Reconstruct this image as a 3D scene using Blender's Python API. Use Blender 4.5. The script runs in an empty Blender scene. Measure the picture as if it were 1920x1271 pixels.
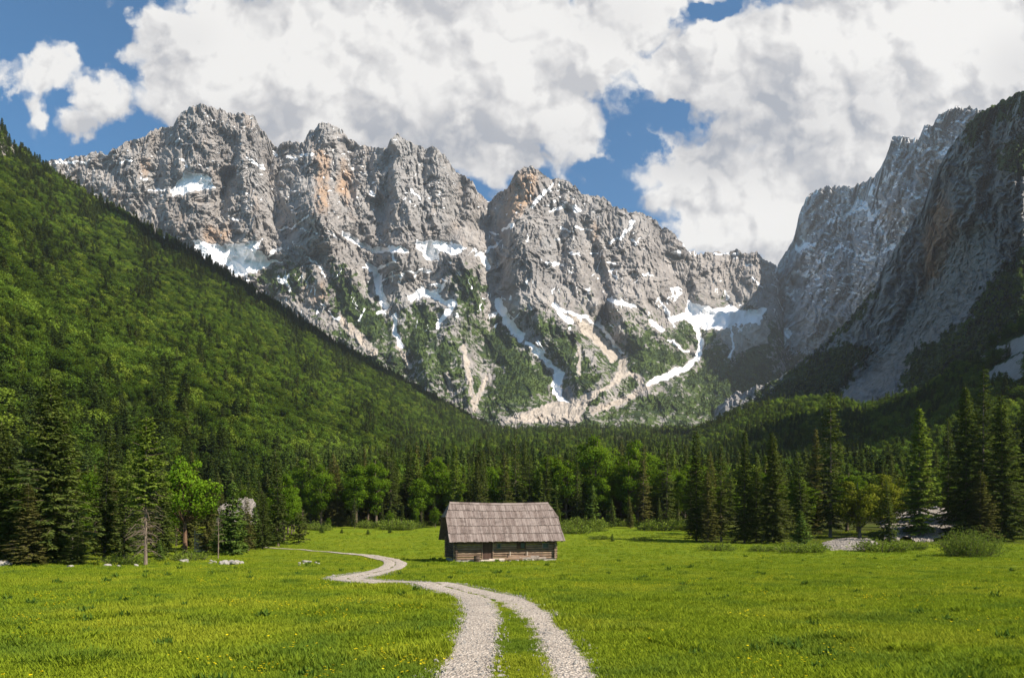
import bpy, math, random
import numpy as np
from mathutils import Vector

random.seed(7)
RNG = np.random.default_rng(11)
S = bpy.context.scene
COL = S.collection

# ---------------------------------------------------------------- camera, world, sun, exposure
F = 1280.0           # focal length in photo pixels (24 mm on 36 mm)
HOR = 962.0          # horizon row of the photo
CAMZ = 2.0
cam_d = bpy.data.cameras.new('camera')
cam_d.lens = 24.0
cam_d.sensor_width = 36.0
cam_d.shift_y = (HOR - 635.5) / 1920.0
cam_d.clip_start = 0.1
cam_d.clip_end = 30000.0
cam = bpy.data.objects.new('camera', cam_d)
COL.objects.link(cam)
cam.location = (0, 0, CAMZ)
cam.rotation_euler = (math.radians(90), 0, 0)
S.camera = cam

SUN_AZ, SUN_EL = math.radians(116), math.radians(42)
sun_dir = Vector((math.cos(SUN_EL) * math.sin(SUN_AZ), math.cos(SUN_EL) * math.cos(SUN_AZ), math.sin(SUN_EL)))
sun_l = bpy.data.lights.new('sun', 'SUN')
sun_l.energy = 4.8
sun_l.angle = math.radians(0.5)
sun_l.color = (1.0, 0.91, 0.78)
sun = bpy.data.objects.new('sun', sun_l)
COL.objects.link(sun)
sun.rotation_euler = sun_dir.to_track_quat('Z', 'Y').to_euler()
sun.location = (0, 0, 400)

S.view_settings.view_transform = 'Standard'
S.view_settings.look = 'None'
S.view_settings.gamma = 1.0
S.view_settings.exposure = 0.95
S.cycles.max_bounces = 6
S.cycles.diffuse_bounces = 3
S.cycles.transmission_bounces = 3
S.cycles.use_denoising = True
try:
    S.cycles.denoising_prefilter = 'ACCURATE'
except Exception:
    pass


class NT:
    """small helper for writing node trees"""
    def __init__(self, tree):
        self.t = tree

    def n(self, typ, **kw):
        nd = self.t.nodes.new(typ)
        for k, v in kw.items():
            setattr(nd, k, v)
        return nd

    def put(self, sock, v):
        if v is None:
            return
        if isinstance(v, bpy.types.NodeSocket):
            self.t.links.new(v, sock)
        else:
            sock.default_value = v

    def m(self, op, a, b=None, c=None, clamp=False):
        nd = self.n('ShaderNodeMath', operation=op, use_clamp=clamp)
        for s, v in zip(nd.inputs, (a, b, c)):
            self.put(s, v)
        return nd.outputs[0]

    def v(self, op, a, b=None, scale=None):
        nd = self.n('ShaderNodeVectorMath', operation=op)
        self.put(nd.inputs[0], a)
        if b is not None:
            self.put(nd.inputs[1], b)
        if scale is not None:
            self.put(nd.inputs['Scale'], scale)
        return nd.outputs['Value'] if op in ('LENGTH', 'DOT_PRODUCT', 'DISTANCE') else nd.outputs[0]

    def noise(self, vec, scale, detail=4.0, rough=0.5, dist=0.0, dim='3D'):
        nd = self.n('ShaderNodeTexNoise', noise_dimensions=dim)
        self.put(nd.inputs['Vector'], vec)
        nd.inputs['Scale'].default_value = scale
        nd.inputs['Detail'].default_value = detail
        nd.inputs['Roughness'].default_value = rough
        nd.inputs['Distortion'].default_value = dist
        return nd.outputs[0]

    def ramp(self, x, lo, hi, a=0.0, b=1.0, smooth=True):
        nd = self.n('ShaderNodeMapRange', interpolation_type='SMOOTHSTEP' if smooth else 'LINEAR')
        self.put(nd.inputs[0], x)
        for i, q in enumerate((lo, hi, a, b)):
            self.put(nd.inputs[i + 1], q)
        return nd.outputs[0]

    def mix(self, f, a, b, blend='MIX'):
        nd = self.n('ShaderNodeMix', data_type='RGBA', blend_type=blend)
        self.put(nd.inputs[0], f)
        for s, q in ((nd.inputs[6], a), (nd.inputs[7], b)):
            if isinstance(q, tuple) and len(q) == 3:
                q = q + (1.0,)
            self.put(s, q)
        return nd.outputs[2]

    def attr(self, name):
        return self.n('ShaderNodeAttribute', attribute_name=name)

    def map(self, vec, scale):
        nd = self.n('ShaderNodeMapping')
        self.put(nd.inputs['Vector'], vec)
        nd.inputs['Scale'].default_value = scale
        return nd.outputs[0]


W = bpy.data.worlds.new('World')
S.world = W
W.use_nodes = True


def build_world():
    # cloud height field: billowing cumulus laid out on the sky by direction
    def height_group(name, det, amp, billows):
        g = bpy.data.node_groups.new(name, 'ShaderNodeTree')
        g.interface.new_socket('P', in_out='INPUT', socket_type='NodeSocketVector')
        g.interface.new_socket('H', in_out='OUTPUT', socket_type='NodeSocketFloat')
        k = NT(g)
        gi, go = k.n('NodeGroupInput'), k.n('NodeGroupOutput')
        P = gi.outputs[0]
        wx = k.m('MULTIPLY', k.m('SUBTRACT', k.noise(P, 1.1, 5.0, 0.55, dim='2D'), 0.5), 1.1)
        wy = k.m('MULTIPLY', k.m('SUBTRACT', k.noise(k.v('ADD', P, (31.7, 12.3, 0)), 1.1, 5.0, 0.55, dim='2D'), 0.5), 1.1)
        cw = k.n('ShaderNodeCombineXYZ')
        k.put(cw.inputs[0], wx)
        k.put(cw.inputs[1], wy)
        Q = k.v('ADD', P, cw.outputs[0])
        fld = None
        for (bx, by, rx, ry) in CLOUD_BLOBS:
            d = k.v('LENGTH', k.v('MULTIPLY', k.v('SUBTRACT', Q, (bx, by, 0.0)), (1 / rx, 1 / ry, 0.0)))
            e = k.m('MULTIPLY', k.m('SUBTRACT', 1.0, d), min(rx, ry) ** 0.5)
            fld = e if fld is None else k.m('SMOOTH_MAX', fld, e, 0.12)
        h = k.m('MINIMUM', fld, 0.9)
        for (bx, by, rx, ry) in CLOUD_HOLES:
            d = k.v('LENGTH', k.v('MULTIPLY', k.v('SUBTRACT', Q, (bx, by, 0.0)), (1 / rx, 1 / ry, 0.0)))
            e = k.m('MULTIPLY', k.m('SUBTRACT', d, 1.0), min(rx, ry) ** 0.5 * 1.4)
            h = k.m('SMOOTH_MIN', h, e, 0.1)
        n1 = k.noise(P, 0.8, det, 0.54, dim='2D')
        h = k.m('ADD', h, k.m('MULTIPLY', k.m('SUBTRACT', n1, 0.5), amp))
        for sc, am in billows:
            vo = k.n('ShaderNodeTexVoronoi', feature='SMOOTH_F1', voronoi_dimensions='2D')
            k.put(vo.inputs['Vector'], Q)
            vo.inputs['Scale'].default_value = sc
            vo.inputs['Smoothness'].default_value = 0.2
            h = k.m('ADD', h, k.m('MULTIPLY', k.m('SUBTRACT', 0.40, vo.outputs['Distance']), am))
        k.put(go.inputs[0], h)
        return g
    g_edge = height_group('cloud_edge', 8.0, 1.0, ((0.8, 0.62), (2.2, 0.24), (5.4, 0.10)))
    g_soft = height_group('cloud_body', 2.0, 0.6, ((0.62, 1.25), (1.5, 0.60), (3.6, 0.20)))

    t = W.node_tree
    t.nodes.clear()
    k = NT(t)
    out, bg = k.n('ShaderNodeOutputWorld'), k.n('ShaderNodeBackground')
    sky = k.n('ShaderNodeTexSky')
    sky.sky_type = 'NISHITA'
    sky.sun_disc = False
    sky.sun_elevation = SUN_EL
    sky.sun_rotation = SUN_AZ
    sky.altitude = 900.0
    sky.air_density = 1.0
    sky.dust_density = 0.25
    sky.ozone_density = 3.0
    STR = 0.066
    tc = k.n('ShaderNodeTexCoord')
    sp = k.n('ShaderNodeSeparateXYZ')
    k.put(sp.inputs[0], tc.outputs['Generated'])
    ay = k.m('MAXIMUM', k.m('ABSOLUTE', sp.outputs[1]), 0.08)
    U = k.m('ADD', k.m('MULTIPLY', k.m('DIVIDE', sp.outputs[0], ay), 12.8), 9.6)
    V = k.m('SUBTRACT', 9.62, k.m('MULTIPLY', k.m('DIVIDE', sp.outputs[2], ay), 12.8))
    cb = k.n('ShaderNodeCombineXYZ')
    k.put(cb.inputs[0], U)
    k.put(cb.inputs[1], V)
    P = cb.outputs[0]

    def H(p, g=g_soft):
        nd = k.n('ShaderNodeGroup')
        nd.node_tree = g
        k.put(nd.inputs[0], p)
        return nd.outputs[0]
    # the sun stands up and to the right: thickness towards it shades each billow
    he = H(P, g_edge)
    h0, h1, h2 = H(P), H(k.v('ADD', P, (0.12, -0.15, 0))), H(k.v('ADD', P, (0.50, -0.62, 0)))
    dens = k.ramp(he, -0.04, 0.30)
    dens = k.m('MULTIPLY', dens, k.ramp(sp.outputs[2], 0.0, 0.1))
    s1 = k.m('MULTIPLY', k.m('SUBTRACT', h0, h1), 0.95)
    s2 = k.m('MULTIPLY', k.m('SUBTRACT', h0, h2), 0.62)
    fine = k.m('MULTIPLY', k.m('SUBTRACT', he, h0), 0.10)
    lit = k.m('ADD', k.m('ADD', 0.74, fine), k.m('ADD', s1, s2))
    # thin edges glow white
    lit = k.m('ADD', lit, k.ramp(he, 0.5, 0.05, 0.0, 0.22))
    for (bx, by, rx, ry, w) in CLOUD_BRIGHT:
        d = k.v('LENGTH', k.v('MULTIPLY', k.v('SUBTRACT', P, (bx, by, 0.0)), (1 / rx, 1 / ry, 0.0)))
        lit = k.m('ADD', lit, k.ramp(d, 1.15, 0.5, 0.0, w))
    grey = None
    for (bx, by, rx, ry, w) in CLOUD_GREY:
        d = k.v('LENGTH', k.v('MULTIPLY', k.v('SUBTRACT', P, (bx, by, 0.0)), (1 / rx, 1 / ry, 0.0)))
        q = k.ramp(d, 1.1, 0.1, 0.0, w)
        grey = q if grey is None else k.m('MAXIMUM', grey, q)
    n2 = k.noise(P, 0.55, 5.0, 0.55, dim='2D')
    grey = k.m('MULTIPLY', grey, k.ramp(n2, 0.3, 0.62, 0.7, 1.05))
    lit = k.m('SUBTRACT', k.ramp(lit, 0.2, 1.0, 0.26, 1.0, smooth=False), k.m('MULTIPLY', grey, 0.46), clamp=True)
    cloud = k.n('ShaderNodeValToRGB')
    cr = cloud.color_ramp
    cr.elements[0].position, cr.elements[0].color = 0.0, (0.215, 0.225, 0.25, 1)
    cr.elements[1].position, cr.elements[1].color = 1.0, (0.475, 0.465, 0.452, 1)
    mid = cr.elements.new(0.45)
    mid.color = (0.335, 0.33, 0.334, 1)
    k.put(cloud.inputs[0], lit)
    skyc = k.v('SCALE', k.v('MULTIPLY', sky.outputs[0], SKY_TINT), scale=STR)
    colr = k.mix(dens, skyc, cloud.outputs[0])
    k.put(bg.inputs[0], colr)
    bg.inputs[1].default_value = 1.0
    t.links.new(bg.outputs[0], out.inputs[0])
    W.cycles.sampling_method = 'NONE'


SKY_TINT = (0.40, 0.92, 1.10)
# centre, radii on the sky (hundreds of photo pixels at the camera's bearing)
CLOUD_BLOBS = [(6.2, 1.2, 3.3, 2.0), (4.3, 0.9, 1.75, 1.3), (3.6, 0.6, 1.1, 0.9), (9.0, 1.5, 3.1, 2.1),
               (11.1, 1.0, 1.35, 1.45), (4.0, 1.95, 1.35, .95), (3.3, 2.15, .95, .6), (7.0, 2.8, 3.6, 1.25),
               (9.6, 2.9, 1.25, .95), (12.0, 0.3, 1.35, 1.05), (7.7, -1.0, 5.4, 1.7), (10.3, 2.2, 1.4, .9),
               (15.0, 1.2, 2.6, 1.8), (17.6, 1.4, 3.0, 2.6), (14.8, 2.4, 2.0, 1.3), (13.6, 0.9, 1.0, .9),
               (12.9, 3.5, 1.2, .85), (16.2, 3.4, 2.8, 1.7), (14.2, 4.25, 2.0, .95), (13.0, 4.4, .9, .6),
               (20.5, 2.0, 3.0, 3.2), (15.5, -1.0, 3.0, 1.8),
               (0.9, 1.5, 1.05, .6), (1.9, 1.85, .65, .55), (.55, 2.1, .5, .5), (1.4, 2.25, .7, .4), (12.3, 1.3, .85, .75), (12.75, 2.9, .7, .5), (-2.5, 0.6, 1.5, .8), (24, 1, 3, 3)]
CLOUD_HOLES = [(11.8, 2.72, .62, .32), (12.75, 2.15, .36, .22), (11.25, 3.25, .42, .42), (11.6, 3.75, .28, .36), (13.4, 0.05, .33, .18)]
CLOUD_BRIGHT = [(13.9, 4.25, 1.5, .85, .30), (5.5, .9, 2.2, .9, .15), (16.5, .4, 2.5, .6, .2)]
CLOUD_GREY = [(8.3, 3.2, 4.2, 1.5, .85), (14.4, 2.4, 2.6, 1.6, .8), (13.1, 3.1, 1.7, .55, 1.0), (4.6, 2.3, 1.6, .6, .4),
              (16.3, 2.2, 1.8, 1.1, .7), (3.4, .7, .9, .6, .3), (15.9, 3.3, 1.0, .4, .6), (19.2, 1.4, 1.2, 1.1, .6), (11.5, .3, 1.2, .8, .3)]
build_world()

# ---------------------------------------------------------------- numpy helpers
_perm = np.random.default_rng(3).permutation(256)
_perm = np.concatenate([_perm, _perm, _perm])
_g3 = np.random.default_rng(4).normal(size=(256, 3))
_g3 /= np.linalg.norm(_g3, axis=1)[:, None]


def perlin(x, y, z=0.0):
    x, y, z = np.broadcast_arrays(np.asarray(x, float), np.asarray(y, float), np.asarray(z, float))
    xi, yi, zi = np.floor(x).astype(int), np.floor(y).astype(int), np.floor(z).astype(int)
    xf, yf, zf = x - xi, y - yi, z - zi
    u, v, w = (q * q * q * (q * (q * 6 - 15) + 10) for q in (xf, yf, zf))
    res = 0.0
    for dx in (0, 1):
        for dy in (0, 1):
            for dz in (0, 1):
                hsh = _perm[_perm[_perm[(xi + dx) & 255] + ((yi + dy) & 255)] + ((zi + dz) & 255)]
                gr = _g3[hsh]
                d = gr[..., 0] * (xf - dx) + gr[..., 1] * (yf - dy) + gr[..., 2] * (zf - dz)
                res = res + d * (u if dx else 1 - u) * (v if dy else 1 - v) * (w if dz else 1 - w)
    return res * 1.5


def fbm(x, y, z=0.0, octv=4, gain=0.5):
    a, s = 1.0, 0.0
    for i in range(octv):
        s = s + a * perlin(x, y, z + 7.3 * i)
        x, y, a = x * 2.03, y * 2.03, a * gain
    return s


def ridged(x, y, z=0.0, octv=4, gain=0.5):
    a, s = 1.0, 0.0
    for i in range(octv):
        s = s + a * (1 - 2 * np.abs(perlin(x, y, z + 5.1 * i)))
        x, y, a = x * 2.07, y * 2.07, a * gain
    return s


def sstep(a, b, x):
    t = np.clip((x - a) / (b - a), 0, 1)
    return t * t * (3 - 2 * t)


def seg_dist(px, py, pts):
    best = np.full(np.shape(px), 1e9)
    for (x0, y0), (x1, y1) in zip(pts[:-1], pts[1:]):
        dx, dy = x1 - x0, y1 - y0
        t = np.clip(((px - x0) * dx + (py - y0) * dy) / (dx * dx + dy * dy + 1e-9), 0, 1)
        best = np.minimum(best, np.hypot(px - x0 - t * dx, py - y0 - t * dy))
    return best


def in_poly(px, py, pts):
    ins = np.zeros(np.shape(px), bool)
    n = len(pts)
    for i in range(n):
        x0, y0 = pts[i]
        x1, y1 = pts[(i + 1) % n]
        if y0 == y1:
            continue
        c = ((y0 > py) != (y1 > py)) & (px < (x1 - x0) * (py - y0) / (y1 - y0) + x0)
        ins ^= c
    return ins


def poly_mask(px, py, pts, soft):
    d = seg_dist(px, py, list(pts) + [pts[0]])
    sd = np.where(in_poly(px, py, pts), d, -d)
    return np.clip(0.5 + sd / (2 * soft), 0, 1)


def tag(o, label=None, cat=None, group=None, kind=None):
    if label:
        o['label'] = label
    if cat:
        o['category'] = cat
    if group:
        o['group'] = group
    if kind:
        o['kind'] = kind
    return o


def empty(name, loc=(0, 0, 0), rz=0.0, sc=1.0):
    o = bpy.data.objects.new(name, None)
    o.empty_display_size = 0.3
    COL.objects.link(o)
    o.location = loc
    o.rotation_euler = (0, 0, rz)
    o.scale = (sc, sc, sc)
    return o


def mesh_np(name, V, faces, mat, attrs=None, smooth=False, link=True, parent=None):
    """faces: int array (n,k) or list of such arrays"""
    me = bpy.data.meshes.new(name)
    V = np.asarray(V, np.float32)
    fl = faces if isinstance(faces, list) else [faces]
    fl = [np.asarray(f, np.int32) for f in fl if len(f)]
    loops = np.concatenate([f.ravel() for f in fl])
    tot = np.concatenate([np.full(len(f), f.shape[1], np.int32) for f in fl])
    start = np.concatenate([[0], np.cumsum(tot)[:-1]]).astype(np.int32)
    me.vertices.add(len(V))
    me.vertices.foreach_set('co', V.ravel())
    me.loops.add(len(loops))
    me.loops.foreach_set('vertex_index', loops)
    me.polygons.add(len(tot))
    me.polygons.foreach_set('loop_start', start)
    me.polygons.foreach_set('loop_total', tot)
    me.polygons.foreach_set('use_smooth', np.full(len(tot), bool(smooth)))
    me.update(calc_edges=True)
    for k, a in (attrs or {}).items():
        a = np.asarray(a, np.float32)
        at = me.attributes.new(k, 'FLOAT', 'POINT')
        at.data.foreach_set('value', a.ravel())
    if mat is not None:
        me.materials.append(mat)
    o = bpy.data.objects.new(name, me)
    if link:
        COL.objects.link(o)
    if parent is not None:
        o.parent = parent
    return o


class MB:
    """mesh collector: boxes, tubes and free faces, with a per-vertex tint"""
    def __init__(self):
        self.v, self.f, self.t = [], [], []

    def add(self, vs, fs, tint=None):
        b = len(self.v)
        tint = random.random() if tint is None else tint
        self.v += [tuple(q) for q in vs]
        self.t += [tint] * len(vs)
        self.f += [tuple(b + i for i in q) for q in fs]

    def box(self, lo, hi, tint=None, jit=0.0):
        vs = [(x, y, z) for x in (lo[0], hi[0]) for y in (lo[1], hi[1]) for z in (lo[2], hi[2])]
        if jit:
            vs = [tuple(c + random.uniform(-jit, jit) for c in q) for q in vs]
        self.add(vs, [(0, 1, 3, 2), (4, 6, 7, 5), (0, 4, 5, 1), (2, 3, 7, 6), (0, 2, 6, 4), (1, 5, 7, 3)], tint)

    def slab(self, quad, thick, tint=None):
        q = [Vector(p) for p in quad]
        n = (q[1] - q[0]).cross(q[3] - q[0]).normalized() * thick
        self.add([*q, *[p - n for p in q]], [(0, 1, 2, 3), (7, 6, 5, 4), (0, 4, 5, 1), (1, 5, 6, 2), (2, 6, 7, 3), (3, 7, 4, 0)], tint)

    def tube(self, pts, rad, n=8, tint=None, cap=True, sq=1.0):
        pts = [Vector(p) for p in pts]
        vs, fs = [], []
        for i, p in enumerate(pts):
            d = (pts[min(i + 1, len(pts) - 1)] - pts[max(i - 1, 0)]).normalized()
            a = d.cross(Vector((0, 0, 1)))
            if a.length < 1e-3:
                a = Vector((1, 0, 0))
            a.normalize()
            b = d.cross(a)
            r = rad[i] if isinstance(rad, (list, tuple)) else rad
            for j in range(n):
                an = 2 * math.pi * j / n
                vs.append(p + a * (r * math.cos(an)) + b * (r * sq * math.sin(an)))
        for i in range(len(pts) - 1):
            for j in range(n):
                fs.append((i * n + j, i * n + (j + 1) % n, (i + 1) * n + (j + 1) % n, (i + 1) * n + j))
        if cap:
            fs.append(tuple(range(n - 1, -1, -1)))
            fs.append(tuple(range((len(pts) - 1) * n, len(pts) * n)))
        self.add(vs, fs, tint)

    def build(self, name, mat, parent=None, smooth=False, link=True):
        me = bpy.data.meshes.new(name)
        me.from_pydata(self.v, [], self.f)
        me.update()
        at = me.attributes.new('tint', 'FLOAT', 'POINT')
        at.data.foreach_set('value', np.asarray(self.t, np.float32))
        if smooth:
            me.polygons.foreach_set('use_smooth', np.full(len(me.polygons), True))
        me.materials.append(mat)
        o = bpy.data.objects.new(name, me)
        if link:
            COL.objects.link(o)
        if parent is not None:
            o.parent = parent
        return o


def mat_new(name):
    m = bpy.data.materials.new(name)
    m.use_nodes = True
    t = m.node_tree
    t.nodes.clear()
    k = NT(t)
    out = k.n('ShaderNodeOutputMaterial')
    return m, k, out


def principled(k, out, col, rough=0.9, bump=None, strength=0.5, dist=0.05, spec=0.2):
    b = k.n('ShaderNodeBsdfPrincipled')
    k.put(b.inputs['Base Color'], col if not (isinstance(col, tuple) and len(col) == 3) else col + (1.0,))
    k.put(b.inputs['Roughness'], rough)
    b.inputs['Specular IOR Level'].default_value = spec
    if bump is not None:
        bn = k.n('ShaderNodeBump')
        bn.inputs['Strength'].default_value = strength
        bn.inputs['Distance'].default_value = dist
        k.put(bn.inputs['Height'], bump)
        k.put(b.inputs['Normal'], bn.outputs[0])
    k.put(out.inputs[0], b.outputs[0])
    return b


# ---------------------------------------------------------------- materials
def foliage_mat(name, dark, light, hue_var=0.35, trans=0.3, warm=(0.10, 0.075, 0.02), warm_amt=0.0, patchy=False, stand=False):
    """leaf / needle material: leaf to leaf tint, tree to tree shift"""
    m, k, out = mat_new(name)
    tint = k.attr('tint').outputs['Fac']
    oi = k.n('ShaderNodeObjectInfo')
    c = k.mix(tint, dark, light)
    r = oi.outputs['Random']
    c = k.mix(k.m('MULTIPLY', k.m('SUBTRACT', 1.0, r), hue_var), c, tuple(q * 0.5 for q in dark))
    if warm_amt:
        w = k.m('MULTIPLY', k.ramp(k.m('FRACT', k.m('MULTIPLY', r, 7.31)), 0.55, 1.0), warm_amt)
        c = k.mix(w, c, warm)
    if stand:                                                        # stands of different age and kind
        nz = k.noise(oi.outputs['Location'], 0.011, 4, 0.6)
        c = k.mix(k.ramp(nz, .50, .66, 0, .75), c, tuple(q * .45 for q in dark))
        c = k.mix(k.ramp(nz, .46, .32, 0, .6), c, tuple(q * 1.35 for q in light))
    if patchy:                                                       # lush and dry patches across the meadow
        lo = oi.outputs['Location']
        c = k.mix(k.ramp(k.noise(lo, 0.16, 4, 0.6), .44, .62, 0, .45), c, (0.38, 0.38, 0.035))
        c = k.mix(k.ramp(k.noise(k.v('ADD', lo, (50, 9, 0)), 0.35, 4, 0.65), .47, .64, 0, .65), c, (0.085, 0.15, 0.022))
    d = k.n('ShaderNodeBsdfDiffuse')
    k.put(d.inputs[0], c)
    tr = k.n('ShaderNodeBsdfTranslucent')
    k.put(tr.inputs[0], k.mix(0.5, c, (0.22, 0.30, 0.015)))
    ms = k.n('ShaderNodeMixShader')
    ms.inputs[0].default_value = trans
    k.put(ms.inputs[1], d.outputs[0])
    k.put(ms.inputs[2], tr.outputs[0])
    k.put(out.inputs[0], ms.outputs[0])
    return m


M = {}
M['spruce'] = foliage_mat('spruce_needles', (0.026, 0.044, 0.012), (0.12, 0.145, 0.03), 0.4, 0.15, (0.14, 0.10, 0.035), 0.5)
M['young'] = foliage_mat('young_spruce_needles', (0.04, 0.075, 0.016), (0.14, 0.20, 0.035), 0.3, 0.2)
M['larch'] = foliage_mat('larch_needles', (0.075, 0.115, 0.018), (0.21, 0.27, 0.04), 0.25, 0.3)
M['beech'] = foliage_mat('beech_leaves', (0.05, 0.105, 0.009), (0.15, 0.24, 0.016), 0.4, 0.35)
M['maple'] = foliage_mat('maple_leaves', (0.07, 0.15, 0.01), (0.19, 0.31, 0.02), 0.1, 0.4)
M['bush'] = foliage_mat('bush_leaves', (0.075, 0.11, 0.022), (0.20, 0.25, 0.05), 0.2, 0.35)
M['yellow'] = foliage_mat('willow_leaves', (0.11, 0.12, 0.015), (0.25, 0.26, 0.03), 0.2, 0.4)
M['far_conifer'] = foliage_mat('far_conifer_needles', (0.030, 0.055, 0.014), (0.10, 0.14, 0.028), 0.6, 0.12, (0.11, 0.09, 0.03), 0.35, stand=True)
M['far_leaf'] = foliage_mat('far_leaves', (0.045, 0.092, 0.012), (0.125, 0.20, 0.024), 0.85, 0.25, (0.20, 0.25, 0.03), 0.7, stand=True)


def bark_mat(name, a, b):
    m, k, out = mat_new(name)
    tc = k.n('ShaderNodeTexCoord')
    n = k.noise(k.map(tc.outputs['Object'], (9, 9, 2.2)), 1.0, 6, 0.65)
    principled(k, out, k.mix(k.ramp(n, 0.3, 0.7), a, b), 0.95, n, 0.6, 0.05)
    return m


M['bark'] = bark_mat('spruce_bark', (0.06, 0.045, 0.033), (0.17, 0.13, 0.095))
M['bark_red'] = bark_mat('red_brown_bark', (0.08, 0.045, 0.028), (0.19, 0.115, 0.07))
M['bark_pale'] = bark_mat('larch_bark', (0.10, 0.072, 0.054), (0.24, 0.185, 0.14))


def wood_mat(name, a, b, c, along=0, scale=1.0):
    """weathered timber, grain along one axis, board-to-board tint"""
    m, k, out = mat_new(name)
    tc = k.n('ShaderNodeTexCoord')
    sc = [16 * scale] * 3
    sc[along] = 0.8 * scale
    tint = k.attr('tint').outputs['Fac']
    cv = k.n('ShaderNodeCombineXYZ')
    k.put(cv.inputs[0], k.m('MULTIPLY', tint, 40.0))
    n = k.noise(k.v('ADD', k.map(tc.outputs['Object'], tuple(sc)), cv.outputs[0]), 1.0, 6, 0.65, 0.4)
    n2 = k.noise(tc.outputs['Object'], 1.7, 4, 0.6)
    col = k.mix(k.ramp(n, 0.32, 0.68), a, b)
    col = k.mix(k.ramp(tint, 0.0, 1.0, 0.0, 0.65), col, c)
    col = k.mix(k.ramp(n2, 0.45, 0.75, 0.0, 0.55), col, tuple(q * 0.55 for q in a))
    principled(k, out, col, 0.85, n, 0.55, 0.02)
    return m


M['shingle'] = wood_mat('weathered_shingles', (0.085, 0.062, 0.054), (0.225, 0.172, 0.15), (0.30, 0.245, 0.22), 1)
M['log'] = wood_mat('sun_browned_logs', (0.105, 0.062, 0.040), (0.30, 0.205, 0.14), (0.34, 0.24, 0.165), 0)
M['log_dark'] = wood_mat('dark_gable_boards', (0.05, 0.035, 0.028), (0.13, 0.09, 0.065), (0.09, 0.065, 0.05), 2)
M['door'] = wood_mat('red_brown_door_boards', (0.06, 0.034, 0.024), (0.12, 0.068, 0.046), (0.09, 0.052, 0.038), 2)
M['pale_wood'] = wood_mat('pale_cut_timber', (0.33, 0.26, 0.2), (0.55, 0.46, 0.37), (0.48, 0.40, 0.32), 0)
M['grey_wood'] = wood_mat('grey_boards', (0.15, 0.12, 0.1), (0.30, 0.25, 0.21), (0.22, 0.18, 0.15), 2)


def simple_mat(name, col, rough=0.8):
    m, k, out = mat_new(name)
    tc = k.n('ShaderNodeTexCoord')
    n = k.noise(tc.outputs['Object'], 6.0, 5, 0.6)
    principled(k, out, k.mix(n, tuple(q * 0.7 for q in col), tuple(min(1, q * 1.25) for q in col)), rough, n, 0.3, 0.02)
    return m


M['pane'] = simple_mat('dusty_pane', (0.09, 0.10, 0.075), 0.25)
M['iron'] = simple_mat('iron', (0.05, 0.045, 0.04), 0.5)
M['stone'] = simple_mat('limestone', (0.30, 0.275, 0.245), 0.95)


def rock_mat(name, c0, c1, c2, sc=1.0, stain=(0.34, 0.235, 0.16), vegA=(0.018, 0.032, 0.011), vegB=(0.058, 0.086, 0.02),
             scree=(0.46, 0.40, 0.34), snow=(0.80, 0.80, 0.82), bump_d=3.0):
    """mountain rock with masks for snow, scrub, scree and rust stains"""
    m, k, out = mat_new(name)
    geo = k.n('ShaderNodeNewGeometry')
    P = geo.outputs['Position']
    st = k.map(P, (0.012 / sc, 0.012 / sc, 0.0028 / sc))          # streaks that run down the faces
    sb = k.map(P, (0.0035 / sc, 0.0035 / sc, 0.035 / sc))         # bedding
    n1 = k.noise(st, 1.0, 8, 0.66, 0.6)
    n2 = k.noise(sb, 1.0, 6, 0.6, 0.5)
    n3 = k.noise(P, 0.05 / sc, 7, 0.68)
    n4 = k.noise(P, 0.0022 / sc, 4, 0.5)
    col = k.mix(k.ramp(n1, 0.30, 0.68), c0, c1)
    col = k.mix(k.ramp(n2, 0.40, 0.66, 0.0, 0.45), col, tuple(q * 0.62 for q in c0))
    col = k.mix(k.ramp(n4, 0.42, 0.66, 0.0, 0.75), col, c2)
    col = k.mix(k.ramp(n3, 0.56, 0.74, 0.0, 0.6), col, tuple(q * 0.45 for q in c0))
    stn = k.attr('stain').outputs['Fac']
    col = k.mix(k.m('MULTIPLY', stn, k.ramp(n1, 0.28, 0.6, 0.25, 1.0)), col, stain)
    sc_ = k.attr('scree').outputs['Fac']
    scn = k.ramp(k.m('ADD', sc_, k.m('MULTIPLY', k.m('SUBTRACT', n3, 0.5), 0.9)), 0.40, 0.60)
    scc = k.mix(k.ramp(n3, 0.3, 0.7), tuple(q * 0.66 for q in scree), scree)
    scc = k.mix(k.ramp(n1, 0.42, 0.66, 0.0, 0.7), scc, tuple(q * 0.5 for q in scree))
    col = k.mix(scn, col, scc)
    vg = k.attr('veg').outputs['Fac']
    vgn = k.ramp(k.m('ADD', vg, k.m('MULTIPLY', k.m('SUBTRACT', n3, 0.5), 1.5)), 0.46, 0.56)
    col = k.mix(vgn, col, k.mix(k.ramp(k.noise(P, 0.02 / sc, 4, 0.6), 0.35, 0.65), vegA, vegB))
    sn = k.attr('snow').outputs['Fac']
    snn = k.ramp(k.m('ADD', sn, k.m('MULTIPLY', k.m('SUBTRACT', n3, 0.5), 0.8)), 0.46, 0.56)
    col = k.mix(snn, col, snow)
    hgt = k.m('ADD', k.m('MULTIPLY', n3, 1.0), k.m('ADD', k.m('MULTIPLY', n1, 1.3), k.m('MULTIPLY', n2, 0.8)))
    hgt = k.m('MULTIPLY', hgt, k.m('SUBTRACT', 1.0, k.m('MULTIPLY', snn, 0.85)))
    principled(k, out, col, 0.95, hgt, 0.9, bump_d * sc, 0.1)
    return m


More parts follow.
